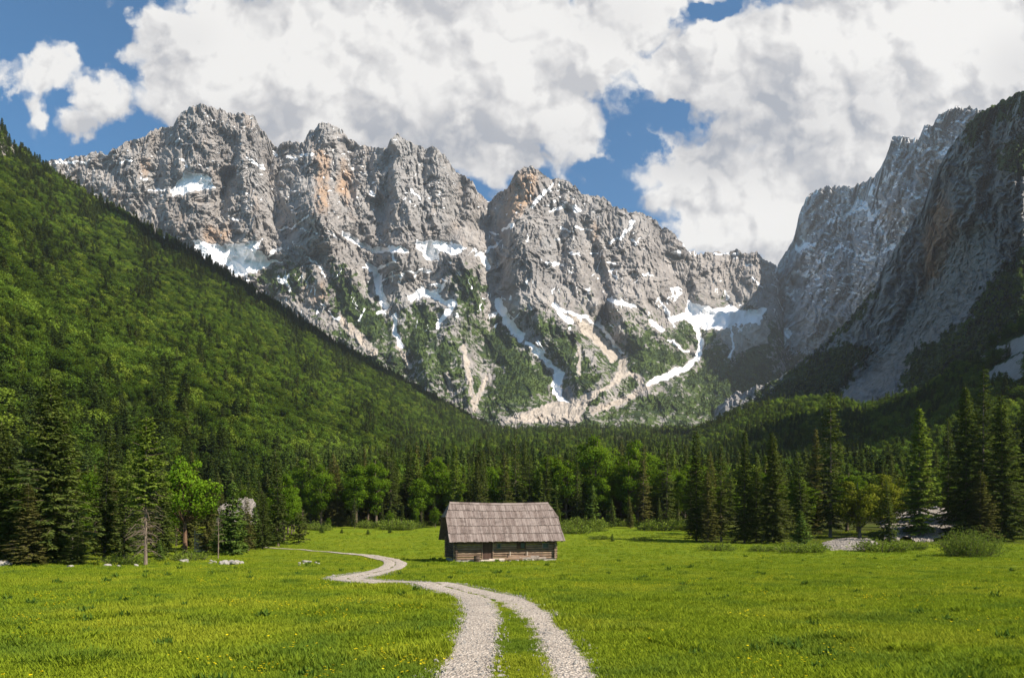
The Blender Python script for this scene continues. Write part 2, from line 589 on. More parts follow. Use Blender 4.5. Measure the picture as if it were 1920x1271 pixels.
M['rock'] = rock_mat('limestone_wall', (0.165, 0.15, 0.142), (0.335, 0.307, 0.287), (0.25, 0.24, 0.235), 1.0)
M['rock_right'] = rock_mat('grey_limestone', (0.18, 0.178, 0.185), (0.53, 0.515, 0.515), (0.37, 0.365, 0.37), 1.0)
M['cliff'] = rock_mat('near_cliff_rock', (0.12, 0.112, 0.11), (0.38, 0.36, 0.345), (0.25, 0.238, 0.232), 0.55,
                      stain=(0.33, 0.18, 0.10), scree=(0.36, 0.31, 0.275))


def ground_mat():
    m, k, out = mat_new('meadow_ground')
    P = k.n('ShaderNodeNewGeometry').outputs['Position']
    n1 = k.noise(P, 0.22, 6, 0.6)
    n2 = k.noise(P, 2.3, 6, 0.7)
    n3 = k.noise(P, 14.0, 5, 0.7)
    n4 = k.noise(P, 0.06, 3, 0.5)
    col = k.mix(k.ramp(n2, 0.3, 0.7), (0.082, 0.128, 0.008), (0.180, 0.228, 0.014))
    col = k.mix(k.ramp(n1, 0.40, 0.66, 0.0, 0.55), col, (0.20, 0.22, 0.014))
    col = k.mix(k.ramp(n4, 0.45, 0.68, 0.0, 0.5), col, (0.11, 0.18, 0.010))
    col = k.mix(k.ramp(n3, 0.52, 0.72, 0.0, 0.7), col, (0.07, 0.11, 0.008))
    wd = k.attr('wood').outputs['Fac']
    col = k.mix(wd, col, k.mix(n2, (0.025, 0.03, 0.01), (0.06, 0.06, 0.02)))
    h = k.m('ADD', n2, k.m('MULTIPLY', n3, 0.5))
    principled(k, out, col, 1.0, h, 0.7, 0.25, 0.05)
    return m


M['ground'] = ground_mat()


def gravel_mat(name, a, b, sc=1.0):
    m, k, out = mat_new(name)
    P = k.n('ShaderNodeNewGeometry').outputs['Position']
    vo = k.n('ShaderNodeTexVoronoi', feature='F1')
    k.put(vo.inputs['Vector'], P)
    vo.inputs['Scale'].default_value = 22.0 / sc
    vo2 = k.n('ShaderNodeTexVoronoi', feature='F1')
    k.put(vo2.inputs['Vector'], P)
    vo2.inputs['Scale'].default_value = 9.0 / sc
    n = k.noise(P, 1.4 / sc, 5, 0.65)
    sep = k.n('ShaderNodeSeparateColor')
    k.put(sep.inputs[0], vo.outputs['Color'])
    col = k.mix(sep.outputs[0], a, b)
    col = k.mix(k.ramp(n, 0.45, 0.7, 0.0, 0.6), col, tuple(q * 0.8 for q in a))
    col = k.mix(k.ramp(vo.outputs['Distance'], 0.35, 0.75, 0.0, 0.75), col, tuple(q * 0.4 for q in a))
    h = k.m('SUBTRACT', 1.0, k.m('ADD', vo.outputs['Distance'], vo2.outputs['Distance']))
    principled(k, out, col, 0.95, h, 0.8, 0.04 * sc, 0.1)
    return m


M['gravel'] = gravel_mat('pale_path_gravel', (0.38, 0.32, 0.265), (0.66, 0.575, 0.485))
M['scree'] = gravel_mat('pale_scree', (0.21, 0.185, 0.16), (0.40, 0.355, 0.31), 5.0)
M['grass'] = foliage_mat('grass_blades', (0.122, 0.178, 0.012), (0.315, 0.378, 0.026), 0.25, 0.35, patchy=True)
M['petal'] = foliage_mat('buttercup_petals', (0.55, 0.42, 0.01), (0.75, 0.6, 0.02), 0.0, 0.2)

# ---------------------------------------------------------------- terrain
_PD = np.array([-400, -60, 0, 10, 20, 40, 73, 110, 160, 200, 300, 500, 800, 1300, 1700, 4000], float)
_PZ = np.array([-6, -2.2, -2.0, -2.5, -2.95, -3.95, -5.0, -4.85, -3.5, -1.5, 8, 32, 75, 150, 215, 520], float)
_td = np.concatenate([np.arange(-400, 260, 0.5), np.arange(260, 4000, 5.0)])
_tz = np.interp(_td, _PD, _PZ)
_k = np.hanning(31)
_k /= _k.sum()
_m = _td < 250
_sm = np.convolve(np.pad(_tz[_m], 15, mode='edge'), _k, 'valid')
_tz[_m] = _sm


def prof(d):
    return np.interp(d, _td, _tz)


def ground_z(x, y):
    """height of the valley floor (world z)"""
    x, y = np.asarray(x, float), np.asarray(y, float)
    b = fbm(x / 17.0, y / 17.0, 1.5, 3) * 0.16 * sstep(6, 40, np.abs(y)) + fbm(x / 3.1, y / 3.1, 8.5, 2) * 0.045
    far = sstep(170, 260, y)
    b = b + .17 * np.exp(-((x + 4.9) / 2.6) ** 2 - ((y - 33.6) / 1.1) ** 2)
    return CAMZ + prof(y) + b * (1 - far)


_dd = np.arange(3.0, 240, 0.25)
_py = HOR - F * prof(_dd) / _dd


def depth_of(py):
    """meadow depth whose ground shows at photo row py"""
    return float(np.interp(-py, -_py, _dd))


def at(px, py):
    """photo pixel on the meadow -> world point on the ground"""
    d = depth_of(py)
    x = (px - 960) / F * d
    return Vector((x, d, float(ground_z(x, d))))


def build_ground():
    a = np.linspace(-1, 1, 421)
    xs = np.sinh(a * 7.2) / math.sinh(7.2) * 3500
    b = np.linspace(-0.55, 1, 640)
    ys = np.sinh(b * 6.4) / math.sinh(6.4) * 3400 + 9
    X, Y = np.meshgrid(xs, ys)
    Z = ground_z(X, Y)
    ny, nx = X.shape
    idx = np.arange(ny * nx).reshape(ny, nx)
    f = np.stack([idx[:-1, :-1], idx[:-1, 1:], idx[1:, 1:], idx[1:, :-1]], -1).reshape(-1, 4)
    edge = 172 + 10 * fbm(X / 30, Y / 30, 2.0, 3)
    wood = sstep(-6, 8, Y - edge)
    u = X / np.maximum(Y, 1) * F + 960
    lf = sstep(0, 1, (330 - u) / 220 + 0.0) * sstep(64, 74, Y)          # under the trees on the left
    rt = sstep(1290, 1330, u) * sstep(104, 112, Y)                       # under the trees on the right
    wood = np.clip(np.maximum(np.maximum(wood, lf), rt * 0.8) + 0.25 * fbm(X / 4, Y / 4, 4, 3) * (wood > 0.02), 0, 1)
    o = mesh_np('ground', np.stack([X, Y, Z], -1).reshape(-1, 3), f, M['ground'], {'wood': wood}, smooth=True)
    tag(o, kind='structure')


build_ground()

SHEETS = {}


def sheet(name, key, mat, sky, foot, y_ridge, y_foot, g, nx, ny, px0, px1, disp, masks=None, back=True, linear=False):
    """a mountain face: one column per bearing, rows from foot to crest, pushed in and out in depth"""
    pxs = np.linspace(px0, px1, nx)
    t = np.linspace(0, 1, ny)
    PX, T = np.meshgrid(pxs, t)
    SK = np.interp(PX, *zip(*sky))
    FT = np.interp(PX, *zip(*foot))
    YR = np.interp(PX, *zip(*y_ridge))
    YF = np.interp(PX, *zip(*y_foot))
    if linear:
        Y = YF + (YR - YF) * T
        zf, zr = (HOR - FT) / F * YF, (HOR - SK) / F * YR
        Z = zf + (zr - zf) * g(T)
        PY = HOR - Z / Y * F
    else:
        PY = FT + (SK - FT) * T
        Y = YF + (YR - YF) * g(T)
    sky_n = 5.0 * fbm(PX / 9.0, PX * 0 + 3.3, 1.0, 4, 0.6)      # small teeth on the crest
    PY = PY + (0 if linear else sky_n * sstep(0.75, 1.0, T))
    D = disp(PX, PY, T)
    Y = Y + D
    X = (PX - 960) / F * Y
    Z = (HOR - PY) / F * Y + CAMZ
    P = np.stack([X, Y, Z], -1)
    at_ = {k: v for k, v in (masks(PX, PY, T) if masks else {}).items()}
    SHEETS[key] = (P.copy(), PX, PY, T, at_)
    if back:
        nb = 14
        rows, ex = [], {k: [] for k in at_}
        for i in range(1, nb + 1):
            q = P[-1].copy()
            s = i / nb
            hgt = q[:, 2]
            q[:, 1] += hgt * 0.9 * s
            q[:, 0] += hgt * 0.1 * s + 0
            q[:, 2] = hgt * (1 - s) + (-20) * s + fbm(q[:, 0] / 60, q[:, 1] / 60, 2.0, 3) * 12 * s
            rows.append(q)
            for k in at_:
                ex[k].append(at_[k][-1] * 0)
        P = np.concatenate([P, np.stack(rows)], 0)
        at_ = {k: np.concatenate([at_[k], np.stack(ex[k])], 0) for k in at_}
    n2, n1 = P.shape[:2]
    idx = np.arange(n2 * n1).reshape(n2, n1)
    f = np.stack([idx[:-1, :-1], idx[:-1, 1:], idx[1:, 1:], idx[1:, :-1]], -1).reshape(-1, 4)
    for k in ('snow', 'veg', 'scree', 'stain'):
        at_.setdefault(k, np.zeros(P.shape[:2]))
    o = mesh_np(name, P.reshape(-1, 3), f, mat, at_, smooth=False)
    tag(o, kind='structure')
    return o


def paint(px, py, polys, lines, warp=3.0, soft=2.5):
    wx = px + warp * fbm(px / 14, py / 14, 3.0, 3)
    wy = py + warp * fbm(px / 14, py / 14, 9.0, 3)
    r = np.zeros(px.shape)
    for p in polys:
        r = np.maximum(r, poly_mask(wx, wy, p, soft))
    for w, p in lines:
        d = seg_dist(wx, wy, p)
        r = np.maximum(r, np.clip(0.5 + (w * 0.5 - d) / (2 * soft), 0, 1))
    return r


def push(px, py, feats):
    """ribs (negative: towards us) and gullies (positive) along traced lines"""
    d = np.zeros(px.shape)
    wx = px + 5 * fbm(px / 25, py / 40, 13.0, 3)
    for amp, w, pts in feats:
        q = np.clip(1 - seg_dist(wx, py, pts) / w, 0, 1)
        d += amp * q * (1.5 - 0.5 * q)
    return d


# ---- the great wall at the head of the valley
sky_main = [(-40, 330), (60, 318), (100, 300), (150, 293), (180, 283), (200, 290), (225, 272), (265, 258), (300, 240), (325, 235), (340, 210),
            (370, 197), (395, 197), (420, 210), (440, 215), (455, 212), (475, 215), (490, 240), (505, 260), (520, 278), (526, 268),
            (570, 265), (580, 248), (605, 230), (625, 235), (640, 243), (660, 265), (690, 275), (725, 281), (731, 262), (745, 250),
            (760, 262), (790, 278), (815, 275), (835, 290), (850, 315), (860, 325), (885, 340), (895, 358), (905, 370), (920, 379),
            (928, 365), (950, 355), (960, 335), (970, 320), (1000, 314), (1015, 325), (1030, 335), (1060, 338), (1080, 348),
            (1090, 362), (1130, 370), (1150, 385), (1175, 395), (1205, 400), (1225, 410), (1240, 425), (1255, 430), (1275, 450),
            (1290, 470), (1310, 475), (1340, 472), (1380, 472), (1420, 475), (1440, 490), (1455, 496), (1475, 560), (1505, 650), (1560, 740)]
feats_main = [
    (70, 16, [(733, 285), (722, 340), (718, 400)]), (150, 42, [(925, 375), (915, 430), (905, 475), (925, 530), (940, 590), (985, 650), (1020, 690), (1045, 735)]),
    (90, 18, [(1095, 420), (1110, 470), (1125, 520), (1135, 570), (1128, 600)]), (60, 25, [(520, 275), (500, 330), (515, 400), (540, 430)]),
    (75, 20, [(430, 330), (405, 400), (395, 440)]), (100, 38, [(660, 450), (700, 505), (715, 560), (740, 640), (750, 690)]),
    (60, 15, [(1065, 395), (1045, 460), (1055, 500)]), (70, 22, [(650, 250), (655, 330), (640, 400)]), (60, 22, [(860, 330), (850, 400), (880, 450)]),
    (60, 20, [(1225, 415), (1250, 480), (1290, 545)]), (55, 20, [(300, 245), (290, 330), (260, 400)]), (70, 30, [(830, 560), (815, 640), (845, 740)]),
    (90, 30, [(1167, 665), (1120, 612), (1128, 600)]), (60, 25, [(1380, 480), (1376, 520), (1364, 562)]), (70, 40, [(1320, 610), (1310, 668), (1249, 705)]),
    (-120, 75, [(590, 400), (640, 480), (680, 560), (720, 640)]), (-90, 55, [(590, 400), (540, 480), (560, 540), (590, 600)]),
    (-150, 62, [(880, 478), (862, 560), (830, 650), (850, 720)]), (-90, 45, [(880, 478), (925, 560), (960, 640)]),
    (-140, 46, [(745, 250), (736, 330), (770, 400), (750, 480)]), (-80, 52, [(605, 230), (590, 330), (620, 420)]),
    (-75, 60, [(380, 200), (370, 300), (350, 400), (380, 460)]), (-85, 42, [(460, 215), (450, 300), (475, 400), (480, 450)]),
    (-130, 62, [(995, 315), (975, 400), (1000, 500), (990, 580), (1010, 640)]), (-80, 40, [(1090, 370), (1075, 430), (1090, 520), (1080, 600)]),
    (-110, 58, [(1145, 560), (1180, 620), (1250, 680), (1260, 720)]), (-80, 48, [(1040, 580), (1090, 650), (1120, 720)]),
    (-75, 52, [(1160, 390), (1180, 470), (1190, 560)]), (-60, 30, [(815, 275), (830, 360), (815, 450)]), (-90, 60, [(1340, 620), (1340, 700)]),
    (-60, 40, [(1310, 475), (1320, 550)]), (-60, 35, [(1420, 478), (1415, 545)]), (-50, 40, [(225, 272), (230, 340)])]
snow_polys = [[(318, 365), (347, 321), (391, 332), (405, 350), (376, 357), (333, 366)],
              [(371, 450), (392, 459), (436, 457), (494, 448), (480, 470), (494, 470), (501, 488), (537, 488), (508, 495), (476, 512), (440, 520), (400, 500), (360, 470)],
              [(772, 459), (798, 451), (845, 453), (877, 466), (856, 480), (823, 470), (823, 488), (801, 488), (790, 470)],
              [(765, 556), (791, 538), (812, 546), (834, 560), (852, 564), (845, 578), (820, 564), (795, 555), (770, 568)],
              [(1040, 693), (1061, 701), (1053, 722), (1057, 746), (1073, 756), (1044, 750), (1034, 730)],
              [(1290, 562), (1323, 574), (1351, 578), (1372, 570), (1400, 583), (1440, 575), (1425, 605), (1388, 607), (1351, 619), (1310, 615), (1282, 599), (1257, 607), (1249, 595), (1282, 587)]]
snow_lines = [(3, [(279, 359), (311, 354)]), (8, [(646, 439), (700, 470), (740, 466), (762, 470)]), (10, [(693, 498), (707, 517), (711, 549), (725, 575)]),
              (8, [(740, 592), (740, 622), (752, 650)]), (5, [(736, 470), (740, 491), (704, 506)]), (4, [(711, 527), (740, 517), (769, 510), (805, 506)]),
              (7, [(852, 571), (827, 600), (820, 611)]), (8, [(899, 477), (917, 502)]), (5, [(917, 437), (932, 441)]), (4, [(935, 455), (906, 477)]), (4, [(943, 433), (960, 419)]),
              (12, [(934, 566), (946, 595), (975, 632)]), (8, [(991, 644), (1020, 673), (1044, 697)]), (5, [(1008, 640), (1020, 660)]),
              (9, [(1040, 572), (1053, 591), (1069, 603)]), (6, [(1050, 578), (1094, 595), (1126, 611), (1151, 644), (1167, 660)]), (6, [(1122, 595), (1126, 615)]),
              (7, [(1143, 562), (1188, 574)]), (8, [(1306, 615), (1314, 640), (1310, 668), (1290, 689), (1249, 705), (1220, 718)]), (4, [(1253, 636), (1290, 660)]),
              (8, [(1220, 603), (1241, 619)]), (5, [(1245, 574), (1265, 611)]), (5, [(1367, 607), (1376, 648), (1367, 672)]), (5, [(1032, 395), (1060, 388), (1090, 396)]),
              (4, [(1053, 378), (1085, 392)]), (5, [(1000, 385), (1020, 362), (1036, 347)]), (4, [(1053, 427), (1075, 435)]), (4, [(1081, 427), (1110, 431)]),
              (6, [(1024, 493), (1053, 497)]), (5, [(1069, 472), (1085, 480)]), (6, [(1143, 456), (1163, 446), (1180, 427), (1188, 415)]), (5, [(1184, 452), (1192, 456)]),
              (6, [(1261, 472), (1274, 476)]), (4, [(991, 440), (987, 452)]), (4, [(1139, 491), (1155, 495)]), (5, [(1360, 546), (1364, 562)]), (4, [(950, 431), (963, 419)]),
              (6, [(110, 303), (160, 305)]), (4, [(217, 307), (246, 303)]), (5, [(463, 296), (496, 316)]), (4, [(330, 267), (337, 258)]), (6, [(507, 285), (518, 289)]),
              (6, [(540, 296), (553, 296)]), (5, [(565, 292), (586, 289)]), (4, [(340, 300), (351, 310)]), (4, [(431, 408), (445, 413)]), (4, [(264, 336), (275, 336)]),
              (3, [(562, 428), (595, 439)]), (3, [(523, 430), (548, 426), (577, 404)]), (3, [(617, 433), (635, 448)]), (5, [(693, 361), (704, 368)]), (4, [(772, 354), (787, 372)]),
              (4, [(501, 480), (526, 466)]), (3, [(575, 480), (600, 500), (610, 520)]), (5, [(1340, 476), (1390, 476)]), (4, [(1410, 520), (1430, 540)]), (3, [(520, 520), (545, 545)])]
veg_polys = [[(470, 505), (560, 492), (590, 510), (560, 560), (520, 560), (480, 530)], [(615, 490), (650, 500), (700, 560), (730, 590), (735, 615), (715, 650), (760, 690), (640, 640), (620, 570)],
             [(790, 560), (830, 575), (840, 600), (815, 640), (830, 760), (880, 770), (800, 710), (770, 690), (745, 640), (755, 590)],
             [(901, 603), (934, 591), (975, 640), (1032, 689), (1040, 714), (1032, 746), (942, 778), (901, 760), (918, 709), (922, 681), (901, 648)],
             [(1016, 599), (1044, 595), (1085, 628), (1089, 660), (1143, 709), (1114, 730), (1085, 742), (1061, 722), (1065, 697), (1032, 673), (1020, 636)],
             [(1167, 628), (1208, 619), (1249, 636), (1294, 673), (1282, 689), (1233, 709), (1208, 714), (1184, 689)], [(1147, 579), (1192, 583), (1233, 615), (1216, 619), (1192, 607)],
             [(1323, 619), (1339, 619), (1355, 648), (1367, 677), (1400, 648), (1440, 640), (1470, 700), (1480, 745), (1351, 765), (1257, 722), (1270, 697), (1310, 677)],
             [(1175, 752), (1232, 730), (1400, 742), (1480, 790), (1085, 790), (1100, 772)], [(840, 500), (900, 500), (915, 590), (860, 600)], [(800, 640), (850, 640), (870, 720), (830, 740)],
             [(600, 650), (700, 660), (760, 700), (840, 760), (700, 760)]]
scree_polys = [[(940, 790), (1036, 754), (1085, 746), (1143, 722), (1167, 672), (1175, 665), (1172, 695), (1184, 701), (1147, 725), (1110, 745), (1095, 770), (1085, 790)],
               [(1045, 580), (1080, 590), (1120, 620), (1165, 665), (1150, 680), (1110, 640)], [(1330, 610), (1440, 600), (1440, 640), (1380, 660)]]
scree_lines = [(10, [(1230, 715), (1175, 748), (1110, 770)]), (6, [(1184, 701), (1204, 714), (1200, 726)]), (4, [(1085, 648), (1085, 701)]), (7, [(870, 650), (890, 767)]),
               (6, [(913, 705), (893, 754)]), (4, [(838, 699), (845, 734)]), (8, [(985, 640), (1044, 700)]), (5, [(745, 650), (770, 690)]), (14, [(640, 600), (700, 660)])]
stain_polys = [[(950, 345), (975, 322), (1008, 322), (1005, 370), (970, 405), (942, 415)], [(575, 540), (605, 530), (612, 562), (590, 568)], [(385, 425), (432, 432), (425, 454), (385, 454)],
               [(590, 260), (620, 300), (612, 400), (595, 390)], [(640, 300), (660, 330), (650, 380), (632, 350)], [(262, 300), (280, 300), (276, 330), (262, 330)], [(1112, 415), (1125, 440), (1115, 450)]]


def disp_main(px, py, t):
    wx = px + 14 * fbm(px / 60, py / 60, 21.0, 3)
    wy = py + 14 * fbm(px / 60, py / 60, 25.0, 3)
    cliff = sstep(600, 470, py)
    d = .82 * push(px, py, feats_main)
    big = -14 * ridged(wx / 80, wy / 150, 2.0, 3) - 24 * ridged((wx + .7 * wy) / 66, (wy - .7 * wx) / 120, 3.0, 3) - 16 * ridged((wx - .8 * wy) / 58, (wy + .8 * wx) / 110, 11.0, 3)
    keep = d + big
    d = d * 0
    d -= (13 + 9 * cliff) * ridged((wx - .35 * wy) / 26, (wy + .35 * wx) / 60, 4.0, 4)
    d -= (8 + 6 * cliff) * ridged((wx + .3 * wy) / 14, wy / 38, 5.0, 4)
    d -= (5 + 4 * cliff) * ridged(wx / 7.0, wy / 15, 6.0, 3)
    d -= 4.5 * fbm(px / 4.0, py / 5.5, 8.0, 2)
    b = (wy + 0.12 * px) / 15.0
    d += cliff * 9 * (b - np.floor(b) - 0.5)                  # ledges
    b = (wy - 0.08 * px) / 6.1
    d += cliff * 4.0 * (b - np.floor(b) - 0.5)
    sn = paint(px, py, snow_polys, [(w * 1.3, p) for w, p in snow_lines if w > 6], 4.0, 4.0)
    return (keep + (d + 14) * (1 - .8 * sn) - 14) * (0.35 + 0.65 * sstep(0, 0.1, t))


def masks_main(px, py, t):
    sn = paint(px, py, snow_polys, [(w * (1.3 if w >= 7 else 1.05), q) for w, q in snow_lines], 5.0, 2.6)
    sp = sstep(0.42, 0.66, fbm(px / 9, py / 4.0, 31.0, 3) + 0.25 * fbm(px / 70, py / 50, 33.0, 2)) * sstep(560, 330, py) * 0.8
    sp2 = sstep(0.25, 0.5, fbm(px / 7, py / 3.5, 41.0, 3)) * sstep(200, 100, px) * sstep(345, 310, py)
    vg = paint(px, py, veg_polys, [], 26.0, 20.0) * (.84 + .25 * fbm(px / 16, py / 22, 71., 3))
    vg = np.maximum(vg, 0.28 * sstep(480, 540, py) + 0.27 * sstep(540, 640, py) + .22 * fbm(px / 45, py / 60, 57., 3) * sstep(480, 560, py))
    sc = paint(px, py, scree_polys, scree_lines, 5.0, 4.0)
    stn = paint(px, py, stain_polys, [], 6.0, 7.0) + 0.2 * sstep(0.25, 0.7, fbm(px / 25, py / 50, 51.0, 3)) * sstep(520, 420, py)
    ln = np.abs(perlin((px - .30 * py) / 26 + .5 * fbm(px / 30, py / 30, 61., 2), (py + .3 * px) / 85, 63.0))
    ln2 = np.abs(perlin((px + .35 * py) / 24 + .5 * fbm(px / 30, py / 30, 65., 2), (py - .3 * px) / 75, 67.0))
    gate = sstep(.0, .35, fbm(px / 38, py / 30, 69., 2)) * sstep(655, 600, py) * sstep(415, 450, py)
    streak = np.maximum(sstep(.045, .015, ln), sstep(.045, .015, ln2)) * gate * .8
    snow = np.maximum(np.maximum(np.maximum(sn, sp), sp2), streak)
    vg = vg * (1 - sstep(0.2, 0.5, sc)) * (1 - sstep(0.2, 0.5, sn))
    return {'snow': snow, 'veg': vg, 'scree': sc, 'stain': np.clip(stn, 0, 1)}


def g_main(t):
    return np.interp(t, [0, 0.15, 0.40, 0.55, 1.0], [0, 0.26, 0.60, 0.70, 1.0])


sheet('mountain', 'main', M['rock'], sky_main, [(-40, 830), (1600, 830)], [(-40, 2500), (400, 2600), (900, 2750), (1250, 2900), (1600, 3200)],
      [(-40, 1500), (1100, 1500), (1300, 1650), (1600, 1900)], g_main, 900, 440, -40, 1560, disp_main, masks_main)

# ---- the shaded mountain on the right
sky_r = [(1370, 640), (1410, 600), (1430, 570), (1450, 530), (1460, 492), (1475, 470), (1490, 440), (1500, 400), (1512, 370), (1535, 353), (1575, 348), (1600, 350),
         (1640, 330), (1660, 300), (1672, 258), (1690, 255), (1722, 262), (1733, 238), (1750, 235), (1760, 215), (1795, 198), (1835, 205), (1880, 225), (2100, 260)]
feats_r = [(-130, 50, [(1672, 258), (1660, 340), (1690, 420), (1640, 520)]), (-110, 45, [(1740, 235), (1700, 330), (1720, 400)]), (-110, 55, [(1535, 353), (1520, 430), (1560, 520), (1520, 600)]),
           (120, 40, [(1640, 345), (1600, 400), (1570, 470), (1520, 520), (1470, 590)]), (90, 30, [(1700, 270), (1680, 330), (1665, 450)]), (90, 30, [(1690, 460), (1620, 490), (1560, 560)]),
           (-80, 40, [(1470, 480), (1480, 560), (1440, 650)]), (100, 45, [(1451, 588), (1475, 625), (1400, 704)])]
snow_r = [(11, [(1582, 402), (1610, 378), (1642, 351)]), (8, [(1622, 382), (1632, 407)]), (6, [(1723, 281), (1750, 278), (1778, 290)]), (7, [(1672, 326), (1687, 331)]),
          (6, [(1642, 412), (1662, 452), (1677, 457)]), (6, [(1541, 487), (1577, 462)]), (6, [(1587, 467), (1627, 487)]), (8, [(1491, 512), (1521, 517)]), (6, [(1496, 467), (1526, 457)]),
          (5, [(1556, 417), (1587, 407)]), (8, [(1425, 593), (1451, 588), (1461, 613), (1481, 623), (1461, 658), (1436, 678), (1400, 704), (1410, 709)]), (5, [(1400, 704), (1451, 706)]),
          (6, [(1436, 613), (1456, 643)]), (4, [(1758, 226), (1823, 230)]), (5, [(1703, 356), (1728, 377)]), (6, [(1600, 398), (1617, 392)]), (5, [(1475, 553), (1500, 548)]),
          (5, [(1690, 392), (1712, 398)]), (5, [(1655, 470), (1672, 462)]), (4, [(1735, 250), (1760, 262)])]


def disp_r(px, py, t):
    wx = px + 14 * fbm(px / 50, py / 50, 121.0, 3)
    d = .5 * push(px, py, feats_r)
    d -= 36 * ridged((wx + 0.4 * py) / 60, py / 170, 102.0, 3)
    d -= 34 * ridged((wx + 0.4 * py) / 20, py / 60, 104.0, 3)
    d -= 18 * ridged((wx - .3 * py) / 9, (py + .3 * wx) / 18, 106.0, 3)
    d -= 4 * fbm(px / 3.5, py / 4.5, 108.0, 2)
    b = (py + 8 * fbm(px / 50, py / 50, 110., 2) - 0.25 * px) / 13.0
    d += 9 * (b - np.floor(b) - 0.5)
    return d


def masks_r(px, py, t):
    sn = paint(px, py, [], [(w * 1.3, q) for w, q in snow_r], 7.0, 2.2)
    sp = sstep(0.22, 0.46, fbm((px + py * .5) / 12, (py - px * .3) / 6, 131.0, 3) + 0.35 * fbm(px / 60, py / 50, 133.0, 2)) * sstep(620, 540, py) * 0.85
    vg = 0.75 * sstep(600, 700, py - 0.15 * (px - 1500)) + 0.0
    stn = paint(px, py, [[(1723, 311), (1743, 311), (1740, 350), (1723, 356)], [(1690, 380), (1640, 400), (1650, 420), (1690, 410)]], [], 6, 6)
    return {'snow': np.maximum(sn, sp), 'veg': vg * (1 - sstep(.2, .5, sn)), 'stain': stn * 0.8, 'scree': np.zeros(px.shape)}


sheet('mountain', 'right', M['rock_right'], sky_r, [(1370, 800), (2100, 800)], [(1370, 3300), (1460, 3200), (1672, 2500), (1835, 2050), (2100, 1700)],
      [(1370, 2400), (1500, 2100), (1700, 1550), (2100, 1100)], lambda t: np.interp(t, [0, .3, 1], [0, .5, 1]), 420, 380, 1370, 2100, disp_r, masks_r)

# ---- the near dark cliff on the right
sky_c = [(1340, 770), (1360, 746), (1461, 709), (1511, 669), (1582, 608), (1637, 543), (1657, 502), (1707, 422), (1733, 387), (1748, 336), (1778, 281), (1800, 250), (1833, 213),
         (1850, 205), (1880, 188), (1920, 168), (2000, 130), (2150, 110), (2500, 180)]
feats_c = [(-90, 60, [(1833, 215), (1790, 330), (1800, 420)]), (60, 30, [(1763, 340), (1750, 420), (1723, 540), (1690, 600)]), (-60, 40, [(1920, 170), (1890, 300), (1910, 420)]),
           (60, 40, [(1850, 230), (1850, 330), (1830, 420)]), (45, 60, [(1820, 440), (1760, 560), (1640, 690)]), (-35, 40, [(1640, 560), (1560, 650)])]


def disp_c(px, py, t):
    wx = px + 16 * fbm(px / 60, py / 60, 221.0, 3)
    scr = 1 - 0.6 * paint(px, py, [cl_scree], [], 6, 12)
    d = .25 * push(px, py, feats_c)
    d -= 18 * ridged((wx + .2 * py) / 70, py / 190, 202.0, 3) * scr
    d -= 12 * ridged((wx + .2 * py) / 24, py / 55, 204.0, 3) * scr
    d -= 11 * ridged((wx - .3 * py) / 10, (py + .3 * wx) / 16, 206.0, 3) * (0.3 + .7 * scr)
    d -= 2.2 * fbm(px / 3.5, py / 4.0, 208.0, 2)
    b = (py + 14 * fbm(px / 60, py / 60, 210., 2) + 0.5 * px) / 21.0
    d += 7 * (b - np.floor(b) - 0.5) * scr
    return d


cl_scree = [(1788, 432), (1864, 428), (1874, 472), (1833, 563), (1763, 664), (1702, 719), (1612, 764), (1551, 754), (1642, 664), (1713, 563)]


def masks_c(px, py, t):
    sc = paint(px, py, [cl_scree], [(5, [(1600, 768), (1690, 738)]), (7, [(1600, 740), (1560, 760)])], 18, 26) * 0.62
    vg = paint(px, py, [[(1820, 212), (1920, 160), (2100, 100), (2100, 190), (1920, 215), (1850, 240), (1800, 290)], [(1864, 286), (1920, 250), (2000, 230), (2000, 340), (1920, 330), (1864, 315)],
                        [(1894, 487), (1920, 462), (2100, 380), (2500, 400), (2500, 760), (1793, 784), (1682, 729), (1713, 654), (1813, 603), (1843, 543)],
                        [(1330, 800), (1461, 709), (1511, 669), (1582, 640), (1640, 655), (1600, 700), (1560, 765), (1461, 800)]],
               [(14, [(1637, 550), (1600, 600), (1550, 640)]), (10, [(1720, 660), (1700, 700)])], 16, 14)
    stn = paint(px, py, [[(1723, 558), (1728, 462), (1743, 397), (1763, 361), (1778, 382), (1793, 412), (1778, 502), (1753, 533)], [(1850, 250), (1862, 255), (1872, 280), (1860, 282)]], [], 9, 8)
    return {'scree': sc, 'veg': np.maximum(vg, 0.22), 'stain': stn, 'snow': np.zeros(px.shape)}


sheet('cliff', 'cliff', M['cliff'], sky_c, [(1340, 830), (2500, 830)], [(1340, 1600), (1500, 1420), (1700, 1150), (1830, 980), (1920, 880), (2500, 700)],
      [(1340, 1200), (1500, 950), (1700, 720), (1920, 560), (2500, 420)], lambda t: np.interp(t, [0, .45, 1], [0, .62, 1]), 460, 380, 1340, 2500, disp_c, masks_c)

# ---- wooded hillside on the left and wooded apron on the right
sky_h = [(-900, 200), (-400, 190), (-60, 200), (0, 232), (20, 268), (45, 290), (100, 330), (200, 385), (300, 445), (370, 480), (450, 530), (540, 588), (620, 640), (700, 685),
         (800, 738), (900, 795), (960, 822)]


def disp_h(px, py, t):
    d = -26 * ridged((px + 0.9 * py) / 150, (py - .6 * px) / 600, 302.0, 2) - 10 * fbm(px / 40, py / 40, 304.0, 3)
    return d * sstep(0, .15, t) * (1 - 0.7 * sstep(.9, 1, t))


